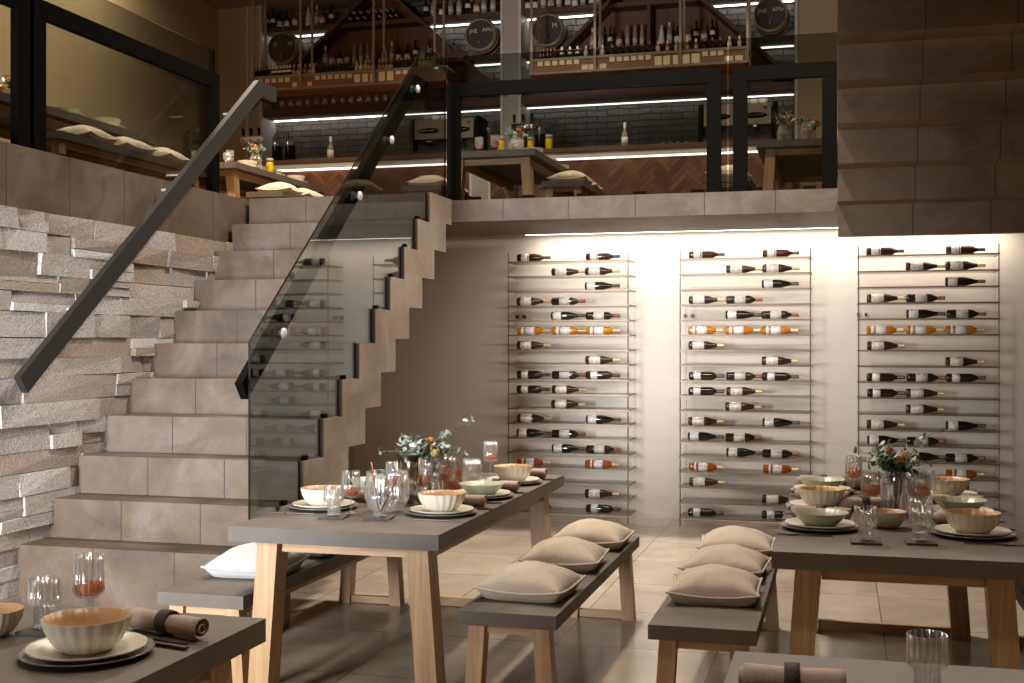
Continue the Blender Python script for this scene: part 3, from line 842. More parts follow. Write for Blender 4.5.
put(P['small'], (-2.085, 2.63, zT), 0, 'small cream bowl cut by the photo edge on the near corner table', 'bowl')
put(P['nap'], (-.100, 2.63, zT), .02, 'taupe napkin roll in charcoal ring on the bottom edge table', 'napkin', 'rolled napkins in charcoal rings', (.88,1.12,1.12))
put(P['tumbler'], (.1745, 2.68, zT+.008), 0, 'clear fluted tumbler on the bottom edge table', 'glass', 'fluted tumblers')
put(P['coaster'], (.1745, 2.68, zT), 0, 'charcoal coaster under the tumbler on the bottom edge table', 'coaster')

# lantern table centre
x1, y1 = T1[0], T1[1]
put(P['coaster'], (-2.083, 4.775, zT), .15, 'charcoal coaster under the empty tumbler on the lantern table', 'coaster')
put(P['tumbler'], (-2.083, 4.775, zT+.008), 0, 'clear fluted tumbler on coaster at the near end of the lantern table', 'glass', 'fluted tumblers')
put(P['coaster'], (-1.885, 4.80, zT), .12, 'charcoal coaster under the tumbler with sticks on the lantern table', 'coaster')
put(P['tumbler'], (-1.885, 4.80, zT+.008), 0, 'clear fluted tumbler holding two copper sticks on the lantern table', 'glass', 'fluted tumblers')
for k, (a, b_) in enumerate((((-1.888,4.80),(-1.935,4.83)),((-1.88,4.80),(-1.80,4.80)))):
    so = MB().tube([(a[0],a[1],zT+.03),(b_[0],b_[1],zT+.235-.05*k)], .0045, 8, .0035).build('drinking_stick', M['stick'])
    tag(so, ('copper stick leaning towards the stairs in the tumbler','copper stick leaning towards the racks in the tumbler')[k], 'stick')
gl = empty('glass_vase', (-1.925, 4.99, zT))
MB().lathe([(0,.006),(.05,.006),(.078,.02),(.094,.06),(.097,.10),(.092,.15),(.088,.172),(.084,.172),(.088,.148),(.092,.10),(.089,.06),(.073,.026),(0,.014)], 72, flute=(24,.035,.02,.165)).build('glass_body', M['gl2'], gl)
MB().lathe([(.084,.170),(.090,.170),(.091,.175),(.088,.179),(.084,.176)], 48).build('rim', M['gl2'], gl)
tag(gl, 'large round ribbed glass vase behind the tumbler with copper sticks', 'vase')
ln = empty('lantern', (-1.925, 5.268, zT))
MB().lathe([(0,0),(.066,0),(.066,.006),(.05,.009),(0,.009)], 32).build('base_plate', M['darksteel'], ln)
MB().lathe([(0,.009),(.050,.009),(.050,.222),(0,.222)], 32).build('steel_body', M['lanternsteel'], ln)
MB().lathe([(0,.222),(.062,.222),(.064,.228),(.040,.236),(0,.243)], 32).build('lid', M['darksteel'], ln)
tag(ln, 'polished steel cylinder lantern with dark lid at the table centre', 'lantern')
for i, (gx, gy, kd, lab) in enumerate(((-2.057,4.90,'goblet_low','goblet of amber drink behind the empty tumbler on the lantern table'),
    (-2.02,5.33,'goblet','goblet of amber drink between ribbed vase and lantern'),
    (-1.88,5.33,'goblet','goblet of amber drink just right of the steel lantern'),
    (-1.845,5.60,'goblet_low','goblet of amber drink behind the lantern, below the eucalyptus'),
    (-1.905,6.55,'goblet_low','goblet of amber drink standing alone at the far end of lantern table'))):
    put(P[kd], (gx,gy,zT), i*.3, lab, 'glass', 'fluted goblets of amber drink')
for i, (gx, gy, lab) in enumerate(((-1.80,5.86,'clear fluted tumbler behind the green bowl on the lantern table'),(-1.845,6.0,'clear fluted tumbler farther behind the green bowl on the lantern table'))):
    put(P['tumbler'], (gx,gy,zT), i, lab, 'glass', 'fluted tumblers', 1.1)
cf = empty('carafe', (-1.86, 5.72, zT))
MB().lathe([(0,.003),(.045,.003),(.05,.01),(.05,.09),(.043,.13),(.026,.165),(.024,.20),(.03,.215),(.027,.214),(.022,.20),(.024,.163),(.04,.128),(.047,.09),(.047,.014),(0,.010)], 32).build('glass_body', M['glass'], cf)
MB().lathe([(0,.012),(.045,.014),(.045,.09),(.039,.126),(0,.126)], 24).build('drink', M['drink'], cf)
tag(cf, 'glass carafe of amber drink beneath the eucalyptus on the lantern table', 'carafe')

# flowers
def leafdisc(b, p, n, r, rnd):
    n = Vector(n).normalized(); u = n.orthogonal().normalized(); v = n.cross(u)
    N = 9; ring = []
    for k in range(N):
        a = 2*PI*k/N; rr = r*(1+.12*math.cos(a))
        ring.append(b.bm.verts.new(Vector(p)+u*rr*math.cos(a)+v*rr*.85*math.sin(a)+n*(.12*r*math.cos(2*a))))
    c = b.bm.verts.new(Vector(p)+n*(-.12*r))
    for k in range(N): b._face([c, ring[k], ring[(k+1)%N]], True)
def make_bouquet(seed, spread, h, nst, dirs=None, lr=(.013,.025)):
    rnd = random.Random(seed); o = empty('bouquet')
    st_, la, lb, lc = MB(), MB(), MB(), MB()
    for s in range(nst):
        a = 2*PI*s/nst + rnd.uniform(-.3,.3); q = rnd.uniform(.35,1)*spread; hh = h*rnd.uniform(.45,1.0)*(1.15-.5*q/spread)
        if dirs and s < len(dirs): a, q, hh = dirs[s]
        p0 = Vector((rnd.uniform(-.012,.012), rnd.uniform(-.012,.012), .02)); p1 = Vector((.2*q*math.cos(a), .2*q*math.sin(a), .19)); p2 = Vector((q*math.cos(a), q*math.sin(a), .16+hh))
        path = [p0.lerp(p1, k/4) for k in range(4)] + [p1*(1-k/7)**2 + (p1*1.0+Vector((0.15*q*math.cos(a),0.15*q*math.sin(a),hh*.7)))*2*(k/7)*(1-k/7) + p2*(k/7)**2 for k in range(8)]
        st_.tube(path, .0022, 5, .001)
        for k in range(4, len(path)):
            for sd in (-1, 1):
                if rnd.random() < .22: continue
                r = rnd.uniform(*lr)*(1.1-.3*k/len(path)); off = Vector((rnd.uniform(-1,1), rnd.uniform(-1,1), rnd.uniform(-.5,.9))).normalized()*(r*1.25)
                leafdisc(rnd.choice((la,la,lb,lc)), path[k]+off, (rnd.uniform(-1,1), rnd.uniform(-.35,.2), rnd.uniform(-.4,1)), r, rnd)
    st_.build('stems', M['stem'], o); la.build('leaves', M['leaf'], o); lb.build('leaves', M['leaf2'], o); lc.build('leaves', M['leaf3'], o)
    for k in range(5):
        a = rnd.uniform(0,6.28); q = rnd.uniform(.02,.06); b = MB(); r = rnd.uniform(.022,.032)
        c0 = Vector((q*math.cos(a), q*math.sin(a)-.02, .205+.016*k))
        for m in range(14):
            ph = m*2.4; el = .2+1.2*m/14
            leafdisc(b, c0+Vector((math.cos(ph)*math.cos(el), math.sin(ph)*math.cos(el), math.sin(el)))*r*.7, (math.cos(ph)*math.cos(el)+.2, math.sin(ph)*math.cos(el), math.sin(el)), r*.5, rnd)
        b.build('flower', M['flower'] if k % 3 else M['yellowflower'], o)
    return o
def make_vase():
    o = empty('flower_vase')
    MB().lathe([(0,.004),(.054,.004),(.062,.012),(.064,.03),(.064,.135),(.058,.152),(.044,.164),(.044,.186),(.047,.19),(.043,.19),(.041,.166),(.055,.150),(.061,.133),(.061,.03),(.056,.016),(0,.012)], 48).build('glass_body', M['gl2'], o)
    MB().lathe([(0,.013),(.055,.018),(.0595,.03),(.0595,.08),(0,.08)], 32).build('water', M['gl2'], o)
    return o
VZ = make_vase()
put(VZ, (T1[0]+.02, T1[1]+1.13, zT), 0, 'clear jar vase of eucalyptus on the lantern table', 'vase', 'clear jar vases')
put(VZ, (T3[0]+.02, T3[1]+1.12, zT), 0, 'clear jar vase of eucalyptus on the far racks table', 'vase', 'clear jar vases')
BQ1 = make_bouquet(11, .20, .15, 22, [(PI+.1,.24,.05),(.2,.22,.21),(2.6,.22,.10),(0,.2,.05)])
BQ2 = make_bouquet(23, .18, .14, 22, [(.5,.24,.20),(-.2,.19,-.02),(3.3,.2,.06)])
tag(BQ1, 'eucalyptus and orange flower bouquet on the lantern table', 'bouquet', 'eucalyptus bouquets'); BQ1.location = (T1[0]+.02, T1[1]+1.13, zT)
tag(BQ2, 'eucalyptus and orange flower bouquet on the far racks table', 'bouquet', 'eucalyptus bouquets'); BQ2.location = (T3[0]+.02, T3[1]+1.12, zT)
# far racks table
for i, (gx, gy, sz, lab) in enumerate(((.089,4.70,1,'tumbler nearest the green bowl on the far racks table'),(.285,4.74,1,'tumbler in front of the tall glasses on the far racks table'))):
    put(P['coaster'], (gx,gy,zT), .05, 'charcoal coaster under the '+lab, 'coaster')
    put(P['tumbler'], (gx,gy,zT+.008), i, 'clear fluted '+lab, 'glass', 'fluted tumblers', sz)
put(P['tumbler'], (.30,4.99,zT), .4, 'clear fluted tumbler second in line before the goblet, far racks table', 'glass', 'fluted tumblers', 1.12)
put(P['tumbler'], (.345,5.68,zT), .4, 'clear fluted tumbler behind the amber goblet, right of the jar vase', 'glass', 'fluted tumblers', 1.4)
for i, (gx, gy, lab) in enumerate(((.33,5.46,'goblet of amber drink right of the jar vase on far racks table'),(.125,5.50,'goblet of amber drink left of the jar vase on far racks table'),(.06,6.20,'goblet of amber drink farthest back on the far racks table'))):
    put(P['goblet'], (gx,gy,zT), i*.5, lab, 'glass', 'fluted goblets of amber drink')
put(P['small'], (.18,5.10,zT), .2, 'small cream fluted bowl in front of the jar vase', 'bowl')
put(P['small'], (.085,6.42,zT), .2, 'small cream fluted bowl behind the goblets on far racks table', 'bowl')
put(P['nap'], (.10,5.62,zT), .3, 'spare taupe napkin roll near the jar vase on far racks table', 'napkin', 'rolled napkins in charcoal rings')

# upstairs tables
BQ3 = make_bouquet(5, .16, .16, 10, lr=(.012,.02))
for i, (T, tn) in enumerate(((UG,'the side gallery table'),(UL,'the stair head table'),(UM,'the wide railing table'),(UR,'the narrow railing table'))):
    cx_, cy_, z = T[0], T[1], T[2]+.7505
    vx, vy = {'the side gallery table':(.05,.85),'the stair head table':(.30,.72),'the wide railing table':(.10,.55),'the narrow railing table':(-.22,.36)}[tn]
    put(VZ, (cx_+vx, cy_+vy, z), 0, f'small clear jar vase on {tn}', 'vase', 'clear jar vases')
    put(BQ3, (cx_+vx, cy_+vy, z), i*1.1, f'leafy bouquet on {tn}', 'bouquet', 'eucalyptus bouquets')
    for k, (dx, dy, kd) in enumerate(((-.02,.28,'goblet'),(.16,.42,'goblet'),(.24,.22,'tumbler'),(-.2,.35,'goblet_low'))):
        if T is UG: dy += .1
        nm = 'tumbler' if kd == 'tumbler' else 'goblet of amber drink'
        put(P[kd], (cx_+dx, cy_+dy, z), 0, f'{nm} on {tn}, {ORD[k]} from the near end', 'glass', 'upstairs glasses')
    for k, (dx, dy) in enumerate(((.29,.55),(.29,1.14),(.29,1.72))):
        put(P['plate'], (cx_+dx, cy_+dy, z), 0, f'ivory plate, {NEAR[k]} on {tn}', 'plate', 'ivory dinner plates')
        put(P['fl' if k != 1 else 'low'], (cx_+dx, cy_+dy, z+.006), 0, f'pale bowl, {NEAR[k]} on {tn}', 'bowl', 'bowls on plates')
put(VZ, (UR[0]+.0, UR[1]+.62, FZ+.7505), 0, 'second clear jar vase on the narrow railing table, nearer the stair flight', 'vase', 'clear jar vases')
put(BQ3, (UR[0]+.0, UR[1]+.62, FZ+.7505), 2.2, 'second leafy bouquet on the narrow railing table, nearer the stair flight', 'bouquet', 'eucalyptus bouquets')
def p_jar():
    o = empty('juice_jar')
    MB().lathe([(0,0),(.038,0),(.042,.006),(.042,.13),(.036,.15),(.030,.15),(0,.149)], 24).build('jar_body', M['yellow_drink'], o)
    MB().lathe([(0,.15),(.044,.15),(.044,.185),(.040,.19),(0,.19)], 24).build('jar_lid', M['grey_metal'], o)
    return o
JR = p_jar()

# ------------------------------------------------------------------ bar counter
CT = 3.72; CY = 13.6
cn = empty('bar_counter', (-7.35, CY, FZ))
tag(cn, 'long bar counter upstairs with herringbone wood front and glowing strip', 'bar counter')
def clip(poly, x0, x1, z0, z1):
    for ax, lim, sg in ((0,x0,1),(0,x1,-1),(1,z0,1),(1,z1,-1)):
        out = []
        for i in range(len(poly)):
            a, b = poly[i-1], poly[i]; da, db = sg*(a[ax]-lim), sg*(b[ax]-lim)
            if da >= 0: 
                if db >= 0: out.append(b)
                else: t = da/(da-db); out.append((a[0]+t*(b[0]-a[0]), a[1]+t*(b[1]-a[1])))
            elif db >= 0:
                t = da/(da-db); out += [(a[0]+t*(b[0]-a[0]), a[1]+t*(b[1]-a[1])), b]
        poly = out
        if len(poly) < 3: return None
    return poly
def herring(x0, x1, z0, z1, yf, w=.062, k=4):
    b = MB(); L = w*k; c, s = math.cos(PI/4), math.sin(PI/4); cnt = int(8/w)
    for i in range(-160, 160):
        for m in range(-14, 14):
            for hz in (0, 1):
                ox, oz = (i*w + m*2*L*0, 0), None
                # herringbone: horizontal plank at (i*w + m*2L, i*w); vertical next to it
                px, pz = i*w + m*2*L, i*w
                if hz == 0: q = [(px, pz), (px+L, pz), (px+L, pz+w), (px, pz+w)]
                else: q = [(px+L, pz+w-L+0), (px+L+w, pz+w-L), (px+L+w, pz+w), (px+L, pz+w)]
                g = .0035
                mx = sum(a for a,_ in q)/4; mz = sum(a for _,a in q)/4
                q = [(a-math.copysign(g/2,a-mx), d-math.copysign(g/2,d-mz)) for a, d in q]
                r = [(a*c-d*s+(x0+x1)/2, a*s+d*c+z0) for a, d in q]
                if max(a for a,_ in r) < x0 or min(a for a,_ in r) > x1 or max(a for _,a in r) < z0 or min(a for _,a in r) > z1: continue
                r = clip(r, x0, x1, z0, z1)
                if r: b.prism(r, 'y', yf, yf+.012)
    return b
CO = (-7.35, CY, FZ)
local(herring(-7.35, -.52, FZ+.02, 3.59, CY), CO).build('herringbone_front', M['herring'], cn, recalc=True)
local(MB().box(-7.35, -.52, CY+.013, 14.2, FZ+.001, 3.66), CO).build('carcass', M['panel'], cn)
local(MB().box(-7.35, -.52, CY-.02, CY+.01, 3.603, 3.668), CO).build('fascia', M['trimlight'], cn)
local(MB().box(-7.35, -.52, CY-.02, CY+.005, 3.584, 3.6025), CO).build('led_strip', M['led'], cn)
local(MB().box(-7.38, -.51, CY-.04, 14.25, 3.671, CT), CO).build('worktop', M['counterwood'], cn)
local(MB().box(-4.206, -3.949, CY-.02, CY-.001, FZ, 3.59), CO).build('pilaster', M['grey_metal'], cn)
for x in (-4.206, -3.979): local(MB().box(x, x+.03, CY-.03, CY-.0201, FZ, 3.59), CO).build('pilaster_trim', M['trimlight'], cn)
# columns at the back bar
for x0_, x1_, nm in ((-4.114,-3.85,'trim_1'),(-7.62,-7.40,'trim_2')):
    b = MB().box(x0_+.03, x1_-.03, 14.61, BY, FZ, CZ); b.mi = 1
    b.box(x0_, x0_+.029, 14.59, BY, FZ, CZ).box(x1_-.029, x1_, 14.59, BY, FZ, CZ)
    setting(b.build(nm, [M['grey_metal'], M['trimlight']]))
setting(MB().box(-.525, -.49, 14.585, 14.62, FZ, CZ).build('trim_3', M['trimlight']))

# back bar shelving
BX0, BX1 = -7.40, -.53
def shelf(z, t, label, y0=14.665, led=None, x0=BX0, x1=BX1):
    o = empty('bar_shelf', (x0, y0, z)); tag(o, label, 'shelf', 'dark wooden back bar shelves')
    MB().box(0, x1-x0, 0, BY-y0, -t, 0).build('shelf_board', M['dark_x'], o)
    if led: MB().box(.02, x1-x0-.02, BY-y0-.10, BY-y0-.06, -t-.010, -t-.001).build('led_strip', M['led'], o)
    return o
shelf(5.655, .055, 'top wooden back bar shelf upstairs, lined with spirit bottles', led=True)
shelf(5.11, .05, 'wooden back bar shelf upstairs carrying the four barrels', led=True)
shelf(4.575, .10, 'lowest wooden back bar shelf upstairs with bright strip below it', led=True)
def aframe(ax, az, lx, rx, zb, label, divs):
    o = empty('triangular_cabinet', (ax, 14.58, zb)); tag(o, label, 'cabinet', 'triangular back bar cabinets')
    org = (ax, 14.58, zb); ztop = CZ-.02
    def at(x_e, z): return ax + (x_e-ax)*(az-z)/(az-zb)
    for e in (lx, rx):
        q = [(at(e,zb),zb),(at(e,ztop),ztop)]; s = .062 if e == lx else -.062
        local(MB().prism([(q[0][0],q[0][1]),(q[0][0]+s,q[0][1]),(q[1][0]+s,q[1][1]),(q[1][0],q[1][1])], 'y', 14.57, 14.93), org).build('side_plank', M['dark_x'], o)
    local(MB().prism([(lx+.06,zb),(rx-.06,zb),(at(rx,ztop)-.06,ztop),(at(lx,ztop)+.06,ztop)], 'y', 14.90, 14.925), org).build('back_panel', M['panel'], o)
    for x in divs:
        zt = az-(az-zb)*abs(x-ax)/abs((lx if x < ax else rx)-ax)
        local(MB().box(x-.02, x+.02, 14.60, 14.90, 5.112, min(zt-.03,5.598)), org).build('divider', M['dark_z'], o)
aframe(-5.743, 6.127, -7.60, -4.02, 4.577, 'large triangular wood cabinet upstairs nearer the stairs', ())
aframe(-2.193, 6.195, -3.90, -.50, 4.577, 'large triangular wood cabinet upstairs behind the wide railing', (-2.25,))

# barrels
def make_barrel(r, letters):
    o = empty('barrel'); L = .34; Mx = Matrix.Rotation(PI/2, 3, 'X')   # +z -> -y
    prof = [(r*.90,-L/2),(r*.97,-L/4),(r*1.0,0),(r*.97,L/4),(r*.90,L/2),(r*.86,L/2),(r*.86,L/2-.025)]
    MB().lathe([(0,-L/2+.01)]+prof, 40, M=Mx).build('staves', M['barrel'], o)
    hd = MB().lathe([(r*.86,L/2-.025),(0,L/2-.025)], 40, M=Mx).build('barrel_head', M['barrel'], o)
    MB().tube([(r*.885*math.cos(2*PI*k/40), -L/2-.002, r*.885*math.sin(2*PI*k/40)) for k in range(40)], .011, 6, closed=True).build('rim', M['hoop'], o)
    for z, rr in ((L/2-.04,.925),(L/4-.02,.975),(-L/4,.975)):
        MB().lathe([(r*rr,z-.014),(r*rr+.007,z-.014),(r*(rr-.012)+.007,z+.016),(r*(rr-.012),z+.016)], 40, M=Mx).build('hoop', M['hoop'], o)
    y = -L/2+.022
    for txt, x, z, s in letters:
        cu = bpy.data.curves.new('lettering', 'FONT'); cu.body = txt; cu.size = s; cu.extrude = .001; cu.align_x = 'CENTER'; cu.align_y = 'CENTER'
        tmp = bpy.data.objects.new('lettering_tmp', cu); C.objects.link(tmp)
        me = bpy.data.meshes.new_from_object(tmp.evaluated_get(bpy.context.evaluated_depsgraph_get())); bpy.data.objects.remove(tmp)
        me.materials.clear(); t = bpy.data.objects.new('lettering', me); C.objects.link(t); t.parent = hd; me.materials.append(M['ink']); t.location = (x*r, y, z*r); t.rotation_euler = (PI/2,0,0)
    # spigot
    MB().tube([(0,y+.01,-.42*r),(0,y-.06,-.42*r),(0,y-.06,-.56*r)], .012, 8).build('spigot', M['hoop'], o)
    return o
for x, z, r, let, lab in ((-7.05,5.325,.222,(('IT',-.50,.22,.07),('M',.44,.26,.085)),'dark barrel lettered IT and M at the stair end of the back bar'),
                     (-4.35,5.335,.212,(('JNE',-.44,.24,.068),('AMo',.42,.28,.068)),'dark barrel lettered JNE on the left of the grey column'),
                     (-3.49,5.335,.212,(('F',-.48,.22,.07),('M',.42,.26,.085)),'dark barrel just right of the grey column behind a rack post'),
                     (-.80,5.335,.212,(('JNE',-.44,.24,.068),('AMo',.42,.28,.068)),'dark barrel lettered JNE at the right end of the back bar')):
    bo = make_barrel(r, let); bo.location = (x, 14.66, 5.335 if r > .205 else 5.32); tag(bo, lab, 'barrel', 'barrels on the back bar')
    # cradle
    for q in bo.children: pass
    ck = MB().prism([(-.15,-r),(.15,-r),(.15,-r*.80),(.10,-r*.86),(0,-r*1.0+.004),(-.10,-r*.86),(-.15,-r*.80)], 'y', -.10, .10) if False else None

# standing bottles for the bar
def liquor(name, prof, mat, lab, l0, l1, cap, ct):
    o = empty(name)
    MB().lathe(prof, 14).build('bottle_body', mat, o)
    R = max(r for r,_ in prof)+.0008
    MB().lathe([(R-.003,l0),(R,l0),(R,l1),(R-.003,l1)], 14).build('paper_label', lab, o)
    zt = prof[-1][1]; rt = prof[-2][0]+.002
    MB().lathe([(rt,ct),(rt,zt+.003),(0,zt+.004)], 10).build('cap', cap, o)
    return o
TALL = [(0,0),(.036,0),(.038,.01),(.038,.16),(.034,.18),(.016,.21),(.0135,.22),(.0135,.30),(0,.30)]
SQ = [(0,0),(.042,0),(.044,.01),(.044,.13),(.040,.15),(.015,.17),(.014,.24),(0,.24)]
CONE = [(0,0),(.040,0),(.042,.01),(.042,.10),(.030,.17),(.014,.24),(.013,.27),(0,.27)]
FLUTE_ = [(0,0),(.028,0),(.030,.01),(.030,.17),(.018,.22),(.016,.29),(.020,.30),(0,.30)]
MINI = [(0,0),(.022,0),(.024,.006),(.024,.075),(.012,.10),(.011,.135),(0,.135)]
M['clearbottle'] = plain('frosted_clear_bottle', srgb(150,140,126), .12, 0, .15)
M['amberbottle'] = plain('amber_spirit', srgb(140,84,46), .1, 0, .2)
LQ = {
 'k': (liquor('spirit_bottle', TALL, M['wineblack'], M['label'], .09, .15, M['capblack'], .23), 'black spirit bottle with white label'),
 'w': (liquor('spirit_bottle', CONE, M['label'], M['capwhite'], .03, .09, M['capwhite'], .23), 'white tapered spirit bottle'),
 'c': (liquor('spirit_bottle', TALL, M['clearbottle'], M['labelgrey'], .05, .13, M['capwhite'], .24), 'clear spirit bottle with pale label'),
 'a': (liquor('spirit_bottle', SQ, M['amberbottle'], M['labelornate'], .03, .11, M['capred'], .19), 'squat amber spirit bottle'),
 'f': (liquor('spirit_bottle', FLUTE_, M['clearbottle'], M['labelgrey'], .03, .12, M['clearbottle'], .25), 'slim clear spirit bottle'),
 'd': (liquor('spirit_bottle', SQ, M['wineblack'], M['label'], .02, .10, M['capblack'], .19), 'squat black spirit bottle'),
}
MN = {
 'b': (liquor('miniature_bottle', MINI, M['wineblack'], M['winedark'], .02, .05, M['capred'], .10), 'dark miniature bottle with copper cap'),
 'w': (liquor('miniature_bottle', MINI, M['wineblack'], M['capwhite'], .05, .075, M['capwhite'], .075), 'dark miniature bottle with white cap'),
 'p': (liquor('miniature_bottle', MINI, M['capred'], M['capgold'], .02, .06, M['capgold'], .10), 'copper miniature bottle'),
 'c': (liquor('miniature_bottle', MINI, M['capgold'], M['card'], .02, .07, M['capgold'], .10), 'pale miniature bottle'),
 'r': (liquor('miniature_bottle', MINI, M['winedark'], M['capblack'], .02, .06, M['capred'], .105), 'brown miniature bottle with red cap'),
}
F_ = (-math.sin(TH), math.cos(TH)); R_v = (math.cos(TH), math.sin(TH))
def xat(u, y):
    a = (u-512)/1211; dx, dy = F_[0]+a*R_v[0], F_[1]+a*R_v[1]
    return dx*y/dy
def bottles(seq, y, z, where, group, D, sc=1.0):
    for k, (u, ch) in enumerate(seq):
        pr, d = D[ch]
        put(pr, (xat(u,y), y, z), random.random()*6, f'{d}, {ORD[k]} from left {where}', 'bottle', group, sc)
bottles([(266.5,'k'),(273,'k'),(280,'d'),(287,'d'),(295,'a'),(308.5,'w'),(317,'c'),(322.5,'a'),(331.5,'k')], 14.72, 5.655, 'on top bar shelf, stair end', 'bottles on the top bar shelf', LQ, .92)
bottles([(426,'k'),(433.5,'c'),(442,'d'),(451,'c'),(459,'c'),(468,'k'),(476.5,'a'),(484,'c'),(493,'c')], 14.72, 5.655, 'on top bar shelf before grey column', 'bottles on the top bar shelf', LQ, .92)
bottles([(528,'d'),(535,'d'),(543.5,'c'),(551,'a'),(559,'c'),(568,'a'),(575,'w'),(583,'c'),(592,'a'),(599,'c')], 14.72, 5.655, 'on top bar shelf past grey column', 'bottles on the top bar shelf', LQ, .92)
bottles([(325.5,'c'),(332,'a'),(340,'d'),(347,'a'),(354.5,'f'),(361,'f'),(367.5,'f'),(373,'f'),(384.5,'w'),(392,'c'),(399,'d'),(407.5,'d'),(415.5,'k'),(422.5,'a'),(429,'k')], 14.70, 5.11, 'in triangle cabinet nearer stairs', 'bottles in the triangular cabinets', LQ, .88)
bottles([(592.5,'c'),(601,'c'),(610.5,'k'),(619,'a'),(627.5,'f'),(635,'f'),(642,'f'),(649,'f'),(661.5,'w'),(669.5,'c'),(677.5,'d'),(688,'a'),(696.5,'k'),(704,'a'),(712.5,'k')], 14.70, 5.11, 'in triangle cabinet farther from stairs', 'bottles in the triangular cabinets', LQ, .88)

# hanging racks over the counter
def hanging_rack(x0, x1, label, rods, cards, mm):
    o = empty('hanging_rack', (x0, 13.75, 4.62)); tag(o, label, 'hanging rack', 'hanging racks over the bar counter')
    Wd = x1-x0
    MB().box(0, Wd, 0, .36, .155, .185).build('top_shelf', mm, o)
    MB().box(0, Wd, .004, .36, -.005, .0).build('bottom_board', M['orange_wood'], o)
    MB().box(0, Wd, -.006, .012, .0, .028).build('bottom_rail', mm, o)
    MB().box(.01, Wd-.01, .014, .02, .03, .154).build('wicker_front', M['lattice'], o)
    for u in rods:
        for y in (0, .34):
            x = xat(u,13.75)-x0
            MB().box(x-.014, x+.014, y-.02, y+.0, .0, CZ-4.62).build('rod', mm, o)
    for (u, w, a, b_) in cards:
        x = xat(u,13.75)-x0; MB().box(x-w/2, x+w/2, .002, .012, a, b_).build('card', M['card'], o)
    return o
cz1, cz2 = (.10,.152), (.03,.085)
hanging_rack(-7.10, -4.55, 'hanging bottle rack over the bar nearer the stairs', (253.5,301,374,435),
    [(254,.065,*cz1),(260,.055,*cz1),(267,.06,*cz1),(273.5,.06,*cz1),(280.5,.06,*cz1),(287,.065,*cz1),(294.5,.06,*cz2),(301,.05,*cz2),(309.5,.06,*cz2)] +
    [(317+6.5*k,.06,*cz1) for k in range(6)] + [(357,.075,.04,.14),(365,.07,.04,.14),(372.5,.06,.04,.14),(381.5,.08,.04,.15),(390,.08,.04,.15),(398,.06,.11,.152),(405,.06,.11,.152)], M['tan_metal'])
hanging_rack(-3.53, -1.0, 'hanging bottle rack over the bar behind the wide railing', (531.8,595,680.5,747.5),
    [(540+7.3*k,.06,*cz1) for k in range(6)] + [(585,.075,*cz2),(591,.05,*cz2),(603,.075,*cz2)] + [(612+7.2*k,.06,*cz1) for k in range(6)] +
    [(658,.08,.03,.13),(666.5,.075,.03,.13),(675.5,.06,.03,.13),(686,.08,.03,.13),(695.5,.09,.03,.135),(705,.06,*cz1),(713,.06,*cz1),(720.5,.06,*cz1),(729,.085,*cz2),(739,.085,*cz2)], M['tan_metal'])
zr = 4.62+.1855
bottles([(254,'b'),(257.5,'b'),(261,'b'),(264.5,'b'),(267.5,'b'),(273.5,'w'),(277,'w'),(280.5,'w'),(284,'w'),(287,'w'),(290,'w'),(294.5,'p'),(298.5,'p'),(305.5,'p'),(310,'p'),(314,'c')], 13.83, zr, 'on nearer hanging rack, stair end', 'miniatures on the hanging racks', MN)
bottles([(317+3.9*k,'r') for k in range(9)] + [(357,'c'),(361,'c'),(365.5,'c'),(369.5,'p'),(373.5,'c')], 13.83, zr, 'on nearer hanging rack, middle', 'miniatures on the hanging racks', MN)
bottles([(379.5+3.8*k,'p') for k in range(4)] + [(395+4*k,'r') for k in range(6)] + [(420+4*k,'c') for k in range(4)], 13.83, zr, 'on nearer hanging rack, column end', 'miniatures on the hanging racks', MN)
bottles([(540,'b'),(543.5,'b'),(547.5,'b'),(551,'b'),(554.5,'b'),(562,'w'),(570,'w'),(577.5,'w'),(586,'c'),(592,'r'),(602.5,'c'),(612,'r'),(620,'r'),(627,'r'),(635.5,'r'),(643,'r'),(650,'r')], 13.83, zr, 'on farther hanging rack, column half', 'miniatures on the hanging racks', MN)
bottles([(658,'c'),(667.5,'p'),(676.5,'c'),(687,'p'),(696,'p'),(704.5,'r'),(712.5,'r'),(720,'r'),(729.5,'c'),(739.5,'c')], 13.83, zr, 'on farther hanging rack, other half', 'miniatures on the hanging racks', MN)
# glasses hanging under the nearer rack
def p_hang():
    o = empty('hanging_glass')
    MB().lathe([(0,0),(.032,0),(.032,-.003),(.004,-.008),(.0035,-.07),(.02,-.085),(.034,-.11),(.032,-.16),(.031,-.16),(.033,-.11),(.018,-.088),(0,-.08)], 16).build('glass_body', M['glass'], o)
    return o
HG = p_hang()
for k in range(14):
    put(HG, (xat(282+8.6*k,13.95), 13.95, 4.612), 0, f'wine glass hanging under the nearer rack, {ORD[k]} from left', 'glass', 'glasses hanging under the rack')
